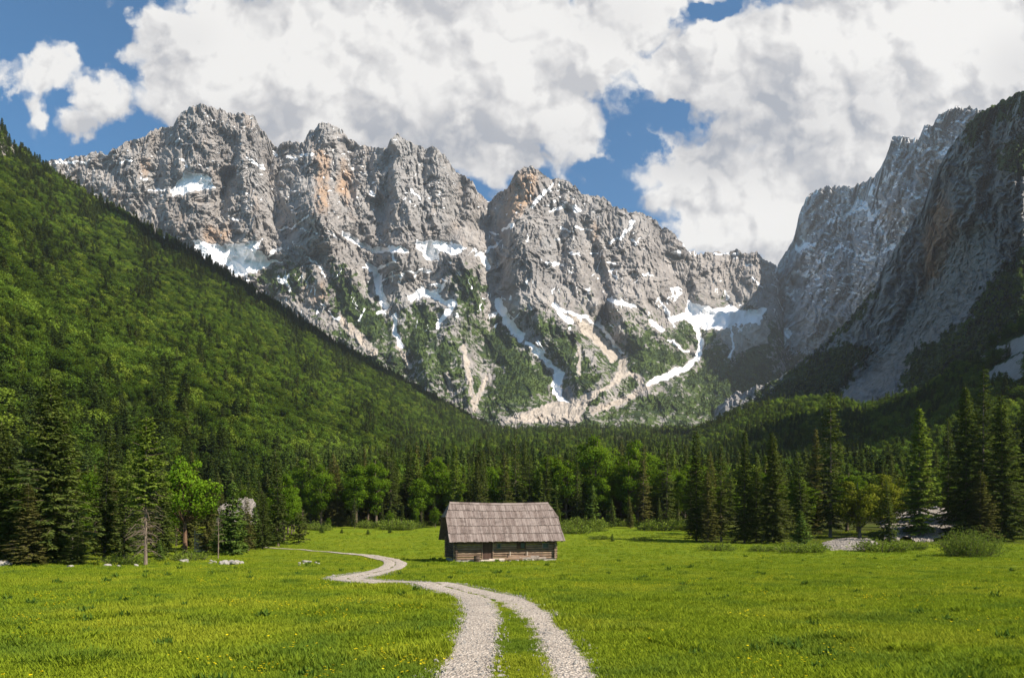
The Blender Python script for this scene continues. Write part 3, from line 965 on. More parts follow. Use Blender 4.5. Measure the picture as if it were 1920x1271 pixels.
def hill_mat():
    m, k, out = mat_new('forest_floor')
    P = k.n('ShaderNodeNewGeometry').outputs['Position']
    n = k.noise(P, 0.15, 6, 0.65)
    col = k.mix(k.ramp(n, .35, .65), (0.022, 0.038, 0.009), (0.055, 0.075, 0.015))
    sc_ = k.attr('scree').outputs['Fac']
    n3 = k.noise(P, 0.3, 6, 0.65)
    col = k.mix(k.ramp(k.m('ADD', sc_, k.m('MULTIPLY', k.m('SUBTRACT', n3, 0.5), 0.8)), .42, .6), col, k.mix(n3, (0.20, 0.175, 0.155), (0.46, 0.41, 0.36)))
    principled(k, out, col, 1.0, n, 0.6, 2.0, 0.05)
    return m


M['hill'] = hill_mat()


def masks_h(px, py, t):
    return {'scree': paint(px, py, [[(60, 455), (80, 470), (78, 480), (62, 470)]], [(5, [(132, 490), (134, 505)])], 3, 3) * 0.9 + 0.95 * sstep(350, 250, py) * sstep(75, 20, px)}


sheet('hillside', 'left', M['hill'], sky_h, [(-900, 966), (0, 966), (500, 958), (960, 830)], [(-900, 700), (0, 850), (400, 1050), (900, 1430), (960, 1500)],
      [(-900, 150), (0, 165), (450, 240), (700, 420), (960, 1200)], lambda t: 0.75 * t + 0.25 * t * t, 300, 220, -900, 960, disp_h, masks_h, linear=True)
sky_a = [(1300, 815), (1380, 775), (1450, 760), (1560, 752), (1620, 770), (1690, 752), (1740, 735), (1800, 690), (1870, 645), (1920, 610), (2050, 540), (2400, 430)]
apron_scree = [[(1785, 695), (1925, 626), (1930, 655), (1800, 700)], [(1845, 700), (1925, 655), (1925, 735), (1885, 735), (1835, 722)], [(1925, 626), (2050, 560), (2050, 600), (1925, 655)]]


def masks_a(px, py, t):
    return {'scree': paint(px, py, apron_scree, [], 5, 5)}


sheet('hillside', 'apron', M['hill'], sky_a, [(1300, 930), (2400, 966)], [(1300, 900), (1560, 760), (1800, 560), (1920, 500), (2400, 400)],
      [(1300, 420), (1560, 230), (1800, 190), (1920, 180), (2400, 160)], lambda t: 0.7 * t + 0.3 * t * t, 240, 140, 1300, 2400,
      lambda px, py, t: (-8 * fbm(px / 60, py / 40, 404., 3)) * sstep(0, .15, t), masks_a, linear=True)

# ---------------------------------------------------------------- trees
def nrm(a):
    return a / np.maximum(np.linalg.norm(a, axis=-1, keepdims=True), 1e-9)


class Leaves:
    """many small leaf- or spray-shaped faces"""
    def __init__(self):
        self.c, self.d, self.s, self.l, self.w, self.t, self.n = [], [], [], [], [], [], []

    def add(self, c, d, s, l, w, t, nor=None):
        n = len(c)
        if nor is None:
            nor = np.cross(d, s)
        for q, v in ((self.c, c), (self.d, d), (self.s, s), (self.n, nor)):
            q.append(np.asarray(v, float).reshape(n, 3))
        for q, v in ((self.l, l), (self.w, w), (self.t, t)):
            q.append(np.broadcast_to(np.asarray(v, float), (n,)))

    def arrays(self):
        c, d, s, nr = (np.concatenate(q) for q in (self.c, self.d, self.s, self.n))
        l, w, t = (np.concatenate(q)[:, None] for q in (self.l, self.w, self.t))
        d = nrm(d)
        s = nrm(s - d * np.sum(s * d, 1, keepdims=True))
        nr = nrm(nr)
        s = s * np.where(np.sum(np.cross(d, s) * nr, 1, keepdims=True) < 0, 1.0, -1.0)      # faces look outwards
        up = -np.cross(d, s)
        self.nv = np.repeat(nrm(nr + .45 * up), 4, 0)
        v = np.stack([c, c + d * l * .45 + s * w * .5, c + d * l - up * l * .12, c + d * l * .45 - s * w * .5], 1)
        n = len(c)
        return v.reshape(-1, 3), np.arange(4 * n).reshape(n, 4), np.repeat(t[:, 0], 4)

    def build(self, name, mat, link=False):
        v, f, t = self.arrays()
        o = mesh_np(name, v, f, mat, {'tint': t}, link=link, smooth=True)
        o.data.normals_split_custom_set_from_vertices(self.nv.tolist())
        return o


def conifer(h, r, seed, mat, bark, base=0.05, whorl=0.45, nb=7, spray=0.5, sw=0.2, droop=0.35, dens=1.0, power=0.85, bare=0.0, gap=0.0, up=0.25):
    rng = np.random.default_rng(seed)
    lv = Leaves()
    tr = MB()
    lean = rng.normal(0, 0.012, 2)
    tp = [(lean[0] * z * z / h, lean[1] * z * z / h, z) for z in np.linspace(0, h * .985, 9)]
    r0 = 0.0095 * h + 0.03
    tr.tube([(0, 0, -0.35), *tp], [r0 * 1.25, r0 * 1.1, *[r0 * (1 - i / 9) ** 1.25 * .93 + .008 for i in range(1, 9)]], 8, 0.5)
    z = h * base
    while z < h * 0.985:
        fr = (z / h - base) / (1 - base)
        n = max(3, int(nb * (1 - .35 * fr) + rng.uniform(-1, 1)))
        a0 = rng.uniform(0, 6.28)
        for i in range(n):
            if rng.random() < gap:
                continue
            a = a0 + 6.283 * (i + rng.uniform(-.3, .3)) / n
            zz = z + rng.uniform(-.5, .5) * whorl
            fr2 = min(max((zz / h - base) / (1 - base), 0), 1)
            bias = 1 + .30 * math.sin(a * 1.0 + 5.1 * fr2 + seed) * math.sin(9 * fr2 + 2 * seed)
            L = bias * (r * (1 - fr2) ** power * min(1, .62 + fr2 * 3.2)) * rng.uniform(.5, 1.18) + 0.12 * spray
            el = -0.28 * (1 - fr2) + up * fr2 * 2 + rng.normal(0, .09)
            m = max(2, int(L / (spray * .42) * dens))
            s = np.sort(rng.uniform(0.06, 1, m))
            dx, dy = math.cos(a), math.sin(a)
            out = np.array([dx, dy, 0.0])
            p = np.stack([dx * s * L, dy * s * L, L * (el * s - droop * s * s * .7 + .28 * s ** 3) + zz], 1)
            p[:, :2] += np.array(lean) * zz * zz / h
            side = np.array([-dy, dx, 0.0])
            for sg in (-1, 1, 0):
                k = m if sg else max(1, m * 2 // 3)
                q = p[rng.permutation(m)[:k]] if not sg else p
                ang = sg * rng.uniform(.5, 1.15, len(q))[:, None]
                d = out * np.cos(ang) + side * np.sin(ang) + np.array([0, 0, 1.0]) * rng.normal(-.18 - .25 * droop, .2, (len(q), 1))
                sd = np.cross(d, rng.normal(0, .55, (len(q), 3)) + np.array([0, 0, 1.0]))
                ln = spray * rng.uniform(.65, 1.25, len(q)) * (1.0 - .35 * fr2)
                lv.add(q, d, sd, ln, sw * rng.uniform(.7, 1.3, len(q)) * (1 - .3 * fr2), np.clip(rng.normal(.45, .25, len(q)), 0, 1),
                       out * .8 + side * (.5 * sg) + np.array([0, 0, .45]) + rng.normal(0, .15, (len(q), 3)))
            if L > 1.1 and rng.random() < .5:
                e = p[-1]
                tr.tube([(lean[0] * zz * zz / h, lean[1] * zz * zz / h, zz), tuple((p[0] + e) / 2), tuple(e)], [.03 + .006 * L, .022, .01], 4, 0.4, False)
        z += whorl * rng.uniform(.8, 1.2) * (1 - .45 * fr)
    top = np.array([[tp[-1][0], tp[-1][1], h * .95 + q] for q in np.linspace(0, h * .05, 5)])
    lv.add(top, np.tile([0, 0, 1.0], (5, 1)), rng.normal(0, 1, (5, 3)), spray * .6, sw * .5, .5)
    for i in range(int(bare)):                                     # dead twigs on the bare lower stem
        zz = rng.uniform(.07, base + .08) * h
        a = rng.uniform(0, 6.28)
        L = rng.uniform(.4, 1.0) * r * .8
        mid = (math.cos(a) * L * .5, math.sin(a) * L * .5, zz + rng.uniform(-.1, .15) * L)
        end = (math.cos(a) * L, math.sin(a) * L, zz - rng.uniform(.05, .5) * L)
        tr.tube([(0, 0, zz), mid, end], [.045, .032, .014], 4, .8, False)
        for j in range(4):
            b = Vector(mid).lerp(Vector(end), rng.uniform(0, .9))
            tr.tube([b, b + Vector(rng.normal(0, .25, 3))], [.012, .006], 3, .8, False)
    return lv.build('crown', M[mat]).data, tr.build('trunk', M[bark], link=False, smooth=True).data, h


def broadleaf(h, r, seed, mat, bark, trunk=0.22, lobes=42, leaves=7000, leaf=.3, lobe_r=.3, low=False, flat=1.0):
    rng = np.random.default_rng(seed)
    lv, tr = Leaves(), MB()
    z0 = h * trunk
    ch = h - z0
    r0 = .016 * h + .05
    bend = rng.normal(0, .03, 2) * h
    tp = [(bend[0] * s * s, bend[1] * s * s, s * h * .85) for s in np.linspace(0, 1, 7)]
    tr.tube([(0, 0, -.35), *tp], [r0 * 1.3, r0 * 1.1, r0 * .95, r0 * .8, r0 * .62, r0 * .42, r0 * .25, r0 * .1], 8, .5)
    n_each = leaves // lobes
    for i in range(lobes):
        u = rng.normal(0, 1, 3)
        u /= np.linalg.norm(u)
        s = rng.uniform(.35, .86)
        zz = u[2] * s
        wid = r * (1.0 - .38 * max(zz, 0) - .25 * max(-zz, 0) ** 2)
        c = np.array([u[0] * s * wid, u[1] * s * wid, z0 + ch * (.47 + .5 * zz * .93)])
        lr = lobe_r * r * rng.uniform(.65, 1.25) * (1.0 if zz < .5 else .75)
        d = nrm(rng.normal(0, 1, (n_each, 3)))
        rad = lr * rng.uniform(.35, 1.08, n_each)[:, None] ** .6
        p = c + d * rad * np.array([1, 1, .78 * flat])
        dd = d * .8 + rng.normal(0, .7, (n_each, 3)) + np.array([0, 0, -.25])
        sd = np.cross(dd, rng.normal(0, .6, (n_each, 3)) + np.array([0, 0, 1.0]))
        lv.add(p, dd, sd, leaf * rng.uniform(.7, 1.3, n_each), leaf * .62 * rng.uniform(.7, 1.3, n_each),
               np.clip(rng.normal(.45 + rng.normal(0, .14), .2, n_each), 0, 1),
               d * .85 + nrm(p - np.array([0, 0, z0 + ch * .42])) * .5 + np.array([0, 0, .12]))
        if not low or i % 4 == 0:
            b = Vector(tp[min(6, max(1, int((c[2] - .25 * r) / (h * .85) * 6)))])
            tr.tube([b, b.lerp(Vector(c), .5) + Vector((0, 0, -.04 * r)), Vector(c)], [r0 * .34, r0 * .2, r0 * .07], 5, .4, False)
    return lv.build('crown', M[mat]).data, tr.build('trunk', M[bark], link=False, smooth=True).data, h


def shrub(h, r, seed, mat, n=60, leaves=3500, leaf=.16):
    rng = np.random.default_rng(seed)
    lv, tr = Leaves(), MB()
    per = leaves // n
    for i in range(n):
        a, q = rng.uniform(0, 6.28), rng.uniform(0, 1) ** .6
        b = np.array([math.cos(a) * q * r * .6, math.sin(a) * q * r * .6, -.05])
        e = b + np.array([math.cos(a) * q * r * .42, math.sin(a) * q * r * .42, h * rng.uniform(.55, 1.05) * (1 - .45 * q * q)])
        tr.tube([(0, 0, -.12), tuple(b), tuple((b + e) / 2 + rng.normal(0, .03, 3)), tuple(e)], [.02, .02, .014, .006], 4, .4, False)
        s = rng.uniform(.1, 1.03, per)[:, None]
        p = b + (e - b) * s + rng.normal(0, .11 * r, (per, 3)) * np.array([1, 1, .7])
        p[:, 2] = np.maximum(p[:, 2], .04)
        d = rng.normal(0, 1, (per, 3)) + np.array([math.cos(a) * .5, math.sin(a) * .5, .7])
        sd = np.cross(d, rng.normal(0, 1, (per, 3)))
        lv.add(p, d, sd, leaf * rng.uniform(.7, 1.3, per), leaf * .5, np.clip(rng.normal(.5, .22, per), 0, 1))
    return lv.build('foliage', M[mat]).data, tr.build('stems', M['bark'], link=False).data, h


PROTO = {
    'spruce_a': conifer(20, 3.8, 1, 'spruce', 'bark', .04, .38, 10, .60, .17, .42, 1.9),
    'spruce_b': conifer(22, 3.0, 2, 'spruce', 'bark', .05, .40, 9, .58, .17, .34, 1.8, gap=.05),
    'spruce_c': conifer(20, 2.4, 3, 'spruce', 'bark', .06, .42, 8, .58, .18, .5, 1.7, .75, gap=.08),
    'spruce_open': conifer(26, 3.6, 4, 'spruce', 'bark_pale', .08, .58, 8, .68, .19, .5, 1.7, .68, 8, .16),
    'young_spruce': conifer(5, 1.3, 5, 'young', 'bark', .02, .22, 8, .36, .15, .2, 1.4, .9),
    'larch': conifer(18, 2.9, 6, 'larch', 'bark_pale', .42, .38, 8, .5, .22, .22, 1.7, .6, 90, .06, .3),
    'larch_slim': conifer(18, 2.4, 7, 'larch', 'bark_pale', .08, .36, 8, .55, .22, .3, 1.6, .72, 4, .03, .25),
    'pine': conifer(4, 1.9, 8, 'spruce', 'bark', .12, .22, 6, .42, .16, .05, 1.2, .55, 0, .05, .35),
    'beech_a': broadleaf(19, 5.2, 9, 'beech', 'bark', .14, 60, 11000, .40, .27),
    'beech_b': broadleaf(17, 4.4, 10, 'beech', 'bark', .12, 48, 9000, .40, .3),
    'beech_c': broadleaf(20, 4.0, 16, 'beech', 'bark', .10, 52, 9000, .40, .3),
    'maple': broadleaf(11, 3.9, 12, 'maple', 'bark_red', .22, 75, 6000, .30, .19),
    'willow': broadleaf(9, 3.4, 13, 'yellow', 'bark', .12, 46, 6500, .26, .25),
    'bush': shrub(2.2, 3.2, 14, 'bush', 110, 9000, .15),
    'low_bush': shrub(1.0, 1.2, 15, 'larch', 40, 1600, .13),
}
PARTS = {k: ('foliage', 'stems') if 'bush' in k else ('crown', 'trunk') for k in PROTO}


def plant(proto, name, cat, label, loc, h, wid=1.0, rz=None, group=None):
    a, b, h0 = PROTO[proto]
    s = h / h0
    e = empty(name, loc, random.uniform(0, 6.28) if rz is None else rz)
    e.scale = (s * wid, s * wid, s)
    tag(e, label, cat, group)
    for me, nm in zip((a, b), PARTS[proto]):
        o = bpy.data.objects.new(nm, me)
        COL.objects.link(o)
        o.parent = e
    return e


def plant_px(proto, name, cat, label, px, pb, pt, wid=1.0, group=None, rz=None):
    p = at(px, pb)
    h = (pb - pt) / F * p.y
    return plant(proto, name, cat, label, p, h, wid, rz, group)


SP, LA, BR = ('spruce_tree', 'spruce'), ('larch_tree', 'larch'), ('broadleaf_tree', 'broadleaf tree')
NAMED = [
    # left of the meadow
    ('spruce_a', SP, 'huge dark spruce with skirts to the ground, tallest at the left meadow edge', 100, 1056, 706, 1.30),
    ('spruce_a', SP, 'bluish dark spruce cut by the left picture edge, beside the huge spruce', 0, 1056, 790, 1.25),
    ('spruce_b', SP, 'low bushy spruce below the little roofed shrine', 146, 1058, 972, 2.3),
    ('spruce_b', SP, 'short dense spruce in front of the left foot of the huge spruce', 52, 1059, 905, 1.9),
    ('larch', LA, 'larch with a light green top and a bare trunk with dead lower twigs', 273, 1060, 782, 1.05),
    ('maple', BR, 'bright green maple-like tree with red brown stem beside the bare trunked larch', 347, 1036, 838, 1.0),
    ('spruce_c', SP, 'slim dark spruce standing between the huge spruce and the bare trunked larch', 232, 1050, 880, 1.5),
    ('spruce_c', SP, 'brownish spruce right behind the huge spruce, second tallest of that clump', 196, 1048, 800, 1.25),
    ('spruce_b', SP, 'dark spruce hiding behind the bare trunked larch and the bright maple-like tree', 305, 1044, 850, 1.1),
    ('young_spruce', SP, 'small dense spruce in front of the white gravel slope', 437, 1040, 903, 1.0),
    ('spruce_c', SP, 'small narrow spruce next right of the small dense spruce by the gravel slope', 466, 1033, 930, 1.3),
    ('spruce_c', SP, 'dark small spruce at the bend of the track into the left wood', 492, 1029, 925, 1.5),
    ('pine', ('pine_tree', 'pine'), 'little round pine with visible stem alone at the end of the track', 560, 1020, 962, 1.0),
    ('beech_b', BR, 'light green broadleaf tree behind the little round pine', 540, 1000, 903, 1.2),
    ('young_spruce', SP, 'tiny spruce sapling at the foot of the bare trunked larch', 300, 1052, 1010, 1.1),
    ('spruce_c', SP, 'spruce half hidden behind the bright maple-like tree, on its right', 388, 1034, 900, 1.35),
    # behind the meadow
    ('larch_slim', LA, 'tall slender light green larch just left behind the hut roof', 853, 985, 833, 1.0),
    ('beech_a', BR, 'broad bright green beech, sunniest crown in the forest wall behind the hut', 1195, 982, 812, 1.05),
    ('beech_a', BR, 'wide round beech behind the right end of the hut roof', 1115, 981, 800, 1.1),
    ('beech_b', BR, 'dark green beech rising above the middle of the hut roof', 1035, 981, 836, 1.1),
    ('larch_slim', LA, 'small open larch over the right end of the hut ridge', 1013, 984, 884, 1.25),
    ('young_spruce', SP, 'young spruce with pointed top just right of the hut roof', 1042, 984, 908, 1.1),
    ('young_spruce', SP, 'young spruce in front of the wide round beech', 1110, 986, 908, 1.0),
    ('young_spruce', SP, 'smaller young spruce between the wide round beech and the sunniest beech', 1146, 986, 935, 1.1),
    ('spruce_open', SP, 'brown tinged tall spruce next right of the sunniest beech', 1250, 985, 820, 1.0),
    # right of the meadow
    ('spruce_b', SP, 'leftmost dark spruce of the clump right of the shaded meadow strip', 1306, 1014, 805, 1.1),
    ('spruce_open', SP, 'spruce with a yellowish top, second from the left of the dark clump', 1352, 1015, 832, 1.1),
    ('spruce_b', SP, 'pointed dark spruce in the middle of the dark clump', 1396, 1018, 806, 1.0),
    ('spruce_a', SP, 'tallest spruce of the dark clump, with sun on its brownish top', 1450, 1019, 810, 1.05),
    ('spruce_b', SP, 'lower spruce filling the dark clump behind its two yellowish tops', 1418, 1012, 850, 1.2),
    ('spruce_c', SP, 'narrow spruce at the left of the dark clump, in deep shade', 1328, 1018, 880, 1.5),
    ('spruce_c', SP, 'shaded spruce between the dark clump and the very tall open spruce', 1502, 1010, 850, 1.4),
    ('young_spruce', SP, 'fresh green young spruce in front of the very tall open spruce', 1502, 1023, 958, 1.25),
    ('spruce_open', SP, 'very tall open spruce with pale trunk and separate tiers', 1557, 1008, 735, 1.15),
    ('spruce_b', SP, 'spruce tucked behind the left side of the very tall open spruce', 1528, 1002, 800, 1.0),
    ('willow', BR, 'yellow green broadleaf tree right of the very tall open spruce', 1612, 1010, 885, 1.1),
    ('willow', BR, 'yellow green broadleaf tree behind the slim little spruce', 1664, 1004, 872, .9),
    ('spruce_c', SP, 'slim little spruce by the gravel bank', 1668, 1022, 905, 1.2),
    ('larch_slim', LA, 'olive larch with pale trunk standing alone left of the big right spruces', 1724, 1012, 764, 1.15),
    ('spruce_open', SP, 'thin spruce squeezed left of the three big right spruces', 1778, 1006, 782, .8),
    ('spruce_a', SP, 'left one of the three big right spruces, dark to the ground', 1812, 1012, 722, .95),
    ('spruce_open', SP, 'middle and tallest of the three big right spruces', 1843, 1006, 690, 1.0),
    ('spruce_a', SP, 'right one of the three big right spruces, with sunlit right flank', 1880, 1014, 738, 1.0),
    ('spruce_b', SP, 'spruce cut by the right picture edge', 1925, 1010, 752, 1.1),
    ('spruce_b', SP, 'low bushy spruce at the foot of the three big right spruces', 1838, 1016, 880, 1.9),
    # bushes
    ('bush', ('bush', 'bush'), 'broad bright green bush in the meadow before the big right spruces', 1822, 1043, 990, .72),
    ('low_bush', ('bush', 'bush'), 'low green bush on the edge of the gravel bank', 1652, 1034, 1008, 1.6),
    ('low_bush', ('bush', 'bush'), 'small bush right of the low bush at the gravel bank', 1700, 1030, 1010, 1.6),
    ('low_bush', ('bush', 'bush'), 'bright low bush at the foot of the fresh green young spruce', 1486, 1036, 1016, 1.7),
    ('low_bush', ('bush', 'bush'), 'dull low bush in front of the dark clump of spruces', 1345, 1032, 1016, 1.8),
    ('low_bush', ('bush', 'bush'), 'tiny bush between the dark clump and the bright low bush', 1430, 1034, 1020, 1.5),
    ('low_bush', ('bush', 'bush'), 'bush beside the gravel bank at its left end', 1520, 1035, 1014, 1.5),
    ('low_bush', ('bush', 'bush'), 'leafy clump growing from the stones under the bright maple-like tree', 356, 1052, 1030, 1.3),
    ('low_bush', ('bush', 'bush'), 'roundish bush in the meadow right of the hut', 1080, 1000, 982, 1.5),
    ('low_bush', ('bush', 'bush'), 'weedy clump beside the trunk of the bare trunked larch', 235, 1058, 1036, 1.6),
    ('young_spruce', SP, 'knee high spruce sapling alone in the open meadow right of the hut', 1148, 1013, 998, 1.2),
    ('low_bush', ('juniper_bush', 'juniper'), 'flat dark juniper left of the knee high sapling', 1122, 1010, 1001, 2.2),
    ('low_bush', ('juniper_bush', 'juniper'), 'flat dark juniper right of the knee high sapling', 1205, 1012, 1004, 2.4),
    ('low_bush', ('juniper_bush', 'juniper'), 'dark flat juniper farther back beside the roundish bush', 1116, 996, 986, 2.0),
    ('young_spruce', SP, 'dark sapling in the far left meadow, leftmost of a row', 603, 1000, 985, 1.6),
    ('young_spruce', SP, 'dark sapling in the far left meadow, second of a row', 641, 999, 990, 1.7),
    ('young_spruce', SP, 'dark squat sapling in the far left meadow, middle of a row', 690, 1001, 991, 2.0),
    ('young_spruce', SP, 'dark sapling in the far left meadow, last of a row', 731, 998, 985, 1.6),
]


# ---------------------------------------------------------------- the log hut
HUT_RZ = math.radians(15)


def build_hut():
    o = at(855, 1053)
    hut = empty('log_hut', o, HUT_RZ)
    tag(hut, 'old log hut with weathered shingle roof standing alone in the meadow', 'hut')
    Lx, Ly, Hw = 10.35, 5.2, 2.42
    rnd = random.Random(5)

    def tintr():
        return rnd.random()
    # stone footing
    b = MB()
    x = -.12
    while x < Lx + .1:
        w = rnd.uniform(.35, .75)
        b.box((x, -.16 - rnd.uniform(0, .06), -.5), (min(x + w - .02, Lx + .14), .12, .20 + rnd.uniform(-.03, .03)), tintr(), .015)
        x += w
    y = .14
    while y < Ly:
        w = rnd.uniform(.35, .75)
        for xx in (-.16, Lx - .1):
            b.box((xx, y, -.5), (xx + .27, min(y + w - .02, Ly), .19), tintr(), .015)
        y += w
    b.build('footing', M['stone'], hut)
    # log walls; the front one is cut by door and windows
    door = (2.62, 3.82)
    wins = [(4.15, 4.62, 1.30, 1.85), (6.62, 7.22, 1.25, 1.95), (9.0, 9.7, 1.28, 1.86)]
    nlog = 9
    hl = (Hw - .2) / nlog
    b = MB()
    for i in range(nlog):
        z0, z1 = .2 + i * hl + .012, .2 + (i + 1) * hl - .012
        cuts = [door] if z0 < 2.12 else []
        cuts = cuts + [(w[0], w[1]) for w in wins if z0 < w[3] and z1 > w[2]]
        xs = [-.28] + [q for c in sorted(cuts) for q in c] + [Lx + .28]
        t = tintr()
        for a, c in zip(xs[::2], xs[1::2]):
            dy = rnd.uniform(-.02, .02)
            n = max(2, int((c - a) / .7))
            pts = [(a + (c - a) * s / n, .02 + dy + rnd.uniform(-.008, .008), (z0 + z1) / 2 + rnd.uniform(-.008, .008)) for s in range(n + 1)]
            b.tube(pts, (z1 - z0) / 2 * 1.02, 8, t)
    b.build('front_wall', M['log'], hut, smooth=False)
    for nm, yy in (('back_wall', Ly),):
        b = MB()
        for i in range(nlog):
            b.tube([(-.28, yy, .2 + (i + .5) * hl), (Lx + .28, yy, .2 + (i + .5) * hl)], hl / 2 * .95, 8, tintr())
        b.build(nm, M['log'], hut)
    for xx in (0.0, Lx):
        b = MB()
        for i in range(nlog):
            b.tube([(xx, -.3, .2 + (i + .5) * hl + .05), (xx, Ly + .3, .2 + (i + .5) * hl + .05)], hl / 2 * .95, 8, tintr())
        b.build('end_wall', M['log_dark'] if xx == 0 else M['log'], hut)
    # inside is dark: plank floor and ceiling close it
    # roof geometry
    ye, ze, yr, zr = -.78, 2.08, 2.6, 6.02
    sl = (zr - ze) / (yr - ye)
    xv0, xv1, xr0, xr1 = -.8, 11.2, -.15, 10.45
    yh, zh = 1.33, ze + (1.33 - ye) * sl
    # gable boards
    for xx, s in ((0.0, -1), (Lx, 1)):
        b = MB()
        y = .02
        while y < Ly - .05:
            w = rnd.uniform(.2, .3)
            y1 = min(y + w - .012, Ly - .02)
            top = lambda q: min(ze + (q - ye) * sl, ze + (2 * yr - q - ye) * sl, zh + .35) - .12
            xo = xx + s * .1
            b.add([(xo, y, Hw - .15), (xo, y1, Hw - .15), (xo, y1, top(y1)), (xo, y, top(y)), (xo + s * .03, y, Hw - .15), (xo + s * .03, y1, Hw - .15), (xo + s * .03, y1, top(y1)), (xo + s * .03, y, top(y))],
                  [(0, 1, 2, 3), (7, 6, 5, 4), (0, 4, 5, 1), (2, 6, 7, 3), (1, 5, 6, 2), (0, 3, 7, 4)], tintr())
            y += w
        b.build('gable', M['log_dark'], hut)
    # roof: deck, five courses of split shingles on each slope, half hips, ridge boards
    roof = MB()
    cs, sn = 1 / math.hypot(1, sl), sl / math.hypot(1, sl)
    Ls = (zr - ze) / sn

    def pt(x, u, off, side):
        yy, zz = ye + u * cs, ze + u * sn
        yy, zz = yy - off * sn, zz + off * cs
        if side:
            yy = 2 * yr - yy
        sag = -.14 * math.sin(math.pi * (x - xv0) / (xv1 - xv0)) * (u / Ls)
        return (x, yy, zz + sag)
    uh = (zh - ze) / sn
    for side in (0, 1):
        def xlim(u):
            if u <= uh:
                return xv0, xv1
            f = (u - uh) / (Ls - uh)
            return xv0 + (xr0 - xv0) * f, xv1 + (xr1 - xv1) * f
        us = [0, uh, Ls]
        for ua, ub in zip(us[:-1], us[1:]):
            a0, a1 = xlim(ua)
            b0, b1 = xlim(ub)
            n = 12
            for i in range(n):
                f0, f1 = i / n, (i + 1) / n
                q = [pt(a0 + (a1 - a0) * f0, ua, -.03, side), pt(a0 + (a1 - a0) * f1, ua, -.03, side), pt(b0 + (b1 - b0) * f1, ub, -.03, side), pt(b0 + (b1 - b0) * f0, ub, -.03, side)]
                if side:
                    q = q[::-1]
                roof.slab(q, .05, .2)
        ncr = 5
        ex = Ls / ncr
        for c in range(ncr):
            u0, u1 = c * ex - (.10 if c == 0 else .05), min((c + 1) * ex + .10, Ls + .02)
            x = xv0 - .02
            while x < xv1:
                w = rnd.uniform(.10, .26)
                lo0, lo1 = xlim(max(u0, 0))
                hi0, hi1 = xlim(min(u1, Ls))
                xa, xb = x + .006, x + w - .006
                x += w
                if xb < lo0 + .03 or xa > lo1 - .03:
                    continue
                ua, ub = u0 + rnd.uniform(-.03, .035), u1
                lift = .085 + rnd.uniform(-.012, .02)
                sk = rnd.uniform(-.012, .012)
                xa0, xb0 = max(xa, lo0 - .03), min(xb, lo1 + .03)
                xa1, xb1 = min(max(xa + sk, hi0 - .02), hi1 - .02), max(min(xb + sk, hi1 + .02), hi0 + .02)
                if xb1 - xa1 < .02:
                    xa1, xb1 = (xa1, xa1 + .02)
                q = [pt(xa0, ua, lift, side), pt(xb0, ua, lift + rnd.uniform(-.008, .008), side), pt(xb1, ub, .02, side), pt(xa1, ub, .02, side)]
                if side:
                    q = q[::-1]
                roof.slab(q, .026, tintr())
    for s, xr, xv in ((-1, xr0, xv0), (1, xr1, xv1)):
        n = 12
        for i in range(n):
            f0, f1 = i / n, (i + 1) / n
            y0, y1 = yh + (2 * yr - 2 * yh) * f0, yh + (2 * yr - 2 * yh) * f1
            q = [(xv + s * .06, y0 + .006, zh - .04), (xv + s * .06, y1 - .006, zh - .04), (xr + s * .03, yr + (y1 - yr) * .06, zr), (xr + s * .03, yr + (y0 - yr) * .06, zr)]
            if s < 0:
                q = q[::-1]
            roof.slab(q, .03, tintr())
    x = xr0 - .05
    while x < xr1 + .02:
        w = rnd.uniform(.9, 1.4)
        x1 = min(x + w, xr1 + .05)
        sg = lambda q: -.14 * math.sin(math.pi * (q - xv0) / (xv1 - xv0))
        roof.slab([(x, yr - .20, zr - .20 + sg(x) + .09), (x1, yr - .20, zr - .20 + sg(x1) + .09), (x1, yr + .03, zr + .09 + sg(x1)), (x, yr + .03, zr + .09 + sg(x))], .035, tintr())
        x = x1 + .004
    rf = roof.build('roof', M['shingle'], hut)
    for xx in np.arange(-.6, 11.4, 1.15):                           # rafter tails under the eave
        b = MB()
        b.slab([pt(xx, -.02, -.10, 0), pt(xx + .1, -.02, -.10, 0), pt(xx + .1, 1.2, -.10, 0), pt(xx, 1.2, -.10, 0)], .11, tintr())
        b.build('rafter_tail', M['log_dark'], rf)
    # door
    b = MB()
    x = door[0] + .09
    while x < door[1] - .1:
        w = rnd.uniform(.15, .2)
        b.box((x, -.02, .28), (min(x + w - .006, door[1] - .09), .03, 2.02), tintr())
        x += w
    d = b.build('door', M['door'], hut)
    b = MB()
    b.box((door[0], -.12, .2), (door[0] + .085, .1, 2.12))
    b.box((door[1] - .085, -.12, .2), (door[1], .1, 2.12))
    b.box((door[0] + .087, -.12, 2.03), (door[1] - .087, .1, 2.12))
    b.build('door_frame', M['log'], d)
    b = MB()
    b.box((door[1] - .3, -.06, 1.1), (door[1] - .2, -.021, 1.2))
    b.tube([(door[1] - .25, -.06, 1.15), (door[1] - .25, -.11, 1.15), (door[1] - .36, -.11, 1.15)], .014, 6)
    b.build('handle', M['iron'], d)
    for i, (x0, x1, z0, z1) in enumerate(wins):
        b = MB()
        f = .07
        b.box((x0, -.13, z0), (x0 + f, .08, z1))
        b.box((x1 - f, -.13, z0), (x1, .08, z1))
        b.box((x0 + f + .002, -.13, z1 - f), (x1 - f - .002, .08, z1))
        b.box((x0 + f + .002, -.15, z0), (x1 - f - .002, .08, z0 + f))
        w = b.build('window', M['door'] if i == 1 else M['grey_wood'], hut)
        b = MB()
        b.box((x0 + f + .002, 0, z0 + f + .002), (x1 - f - .002, .02, z1 - f - .002))
        b.build('pane', M['pane'], w)
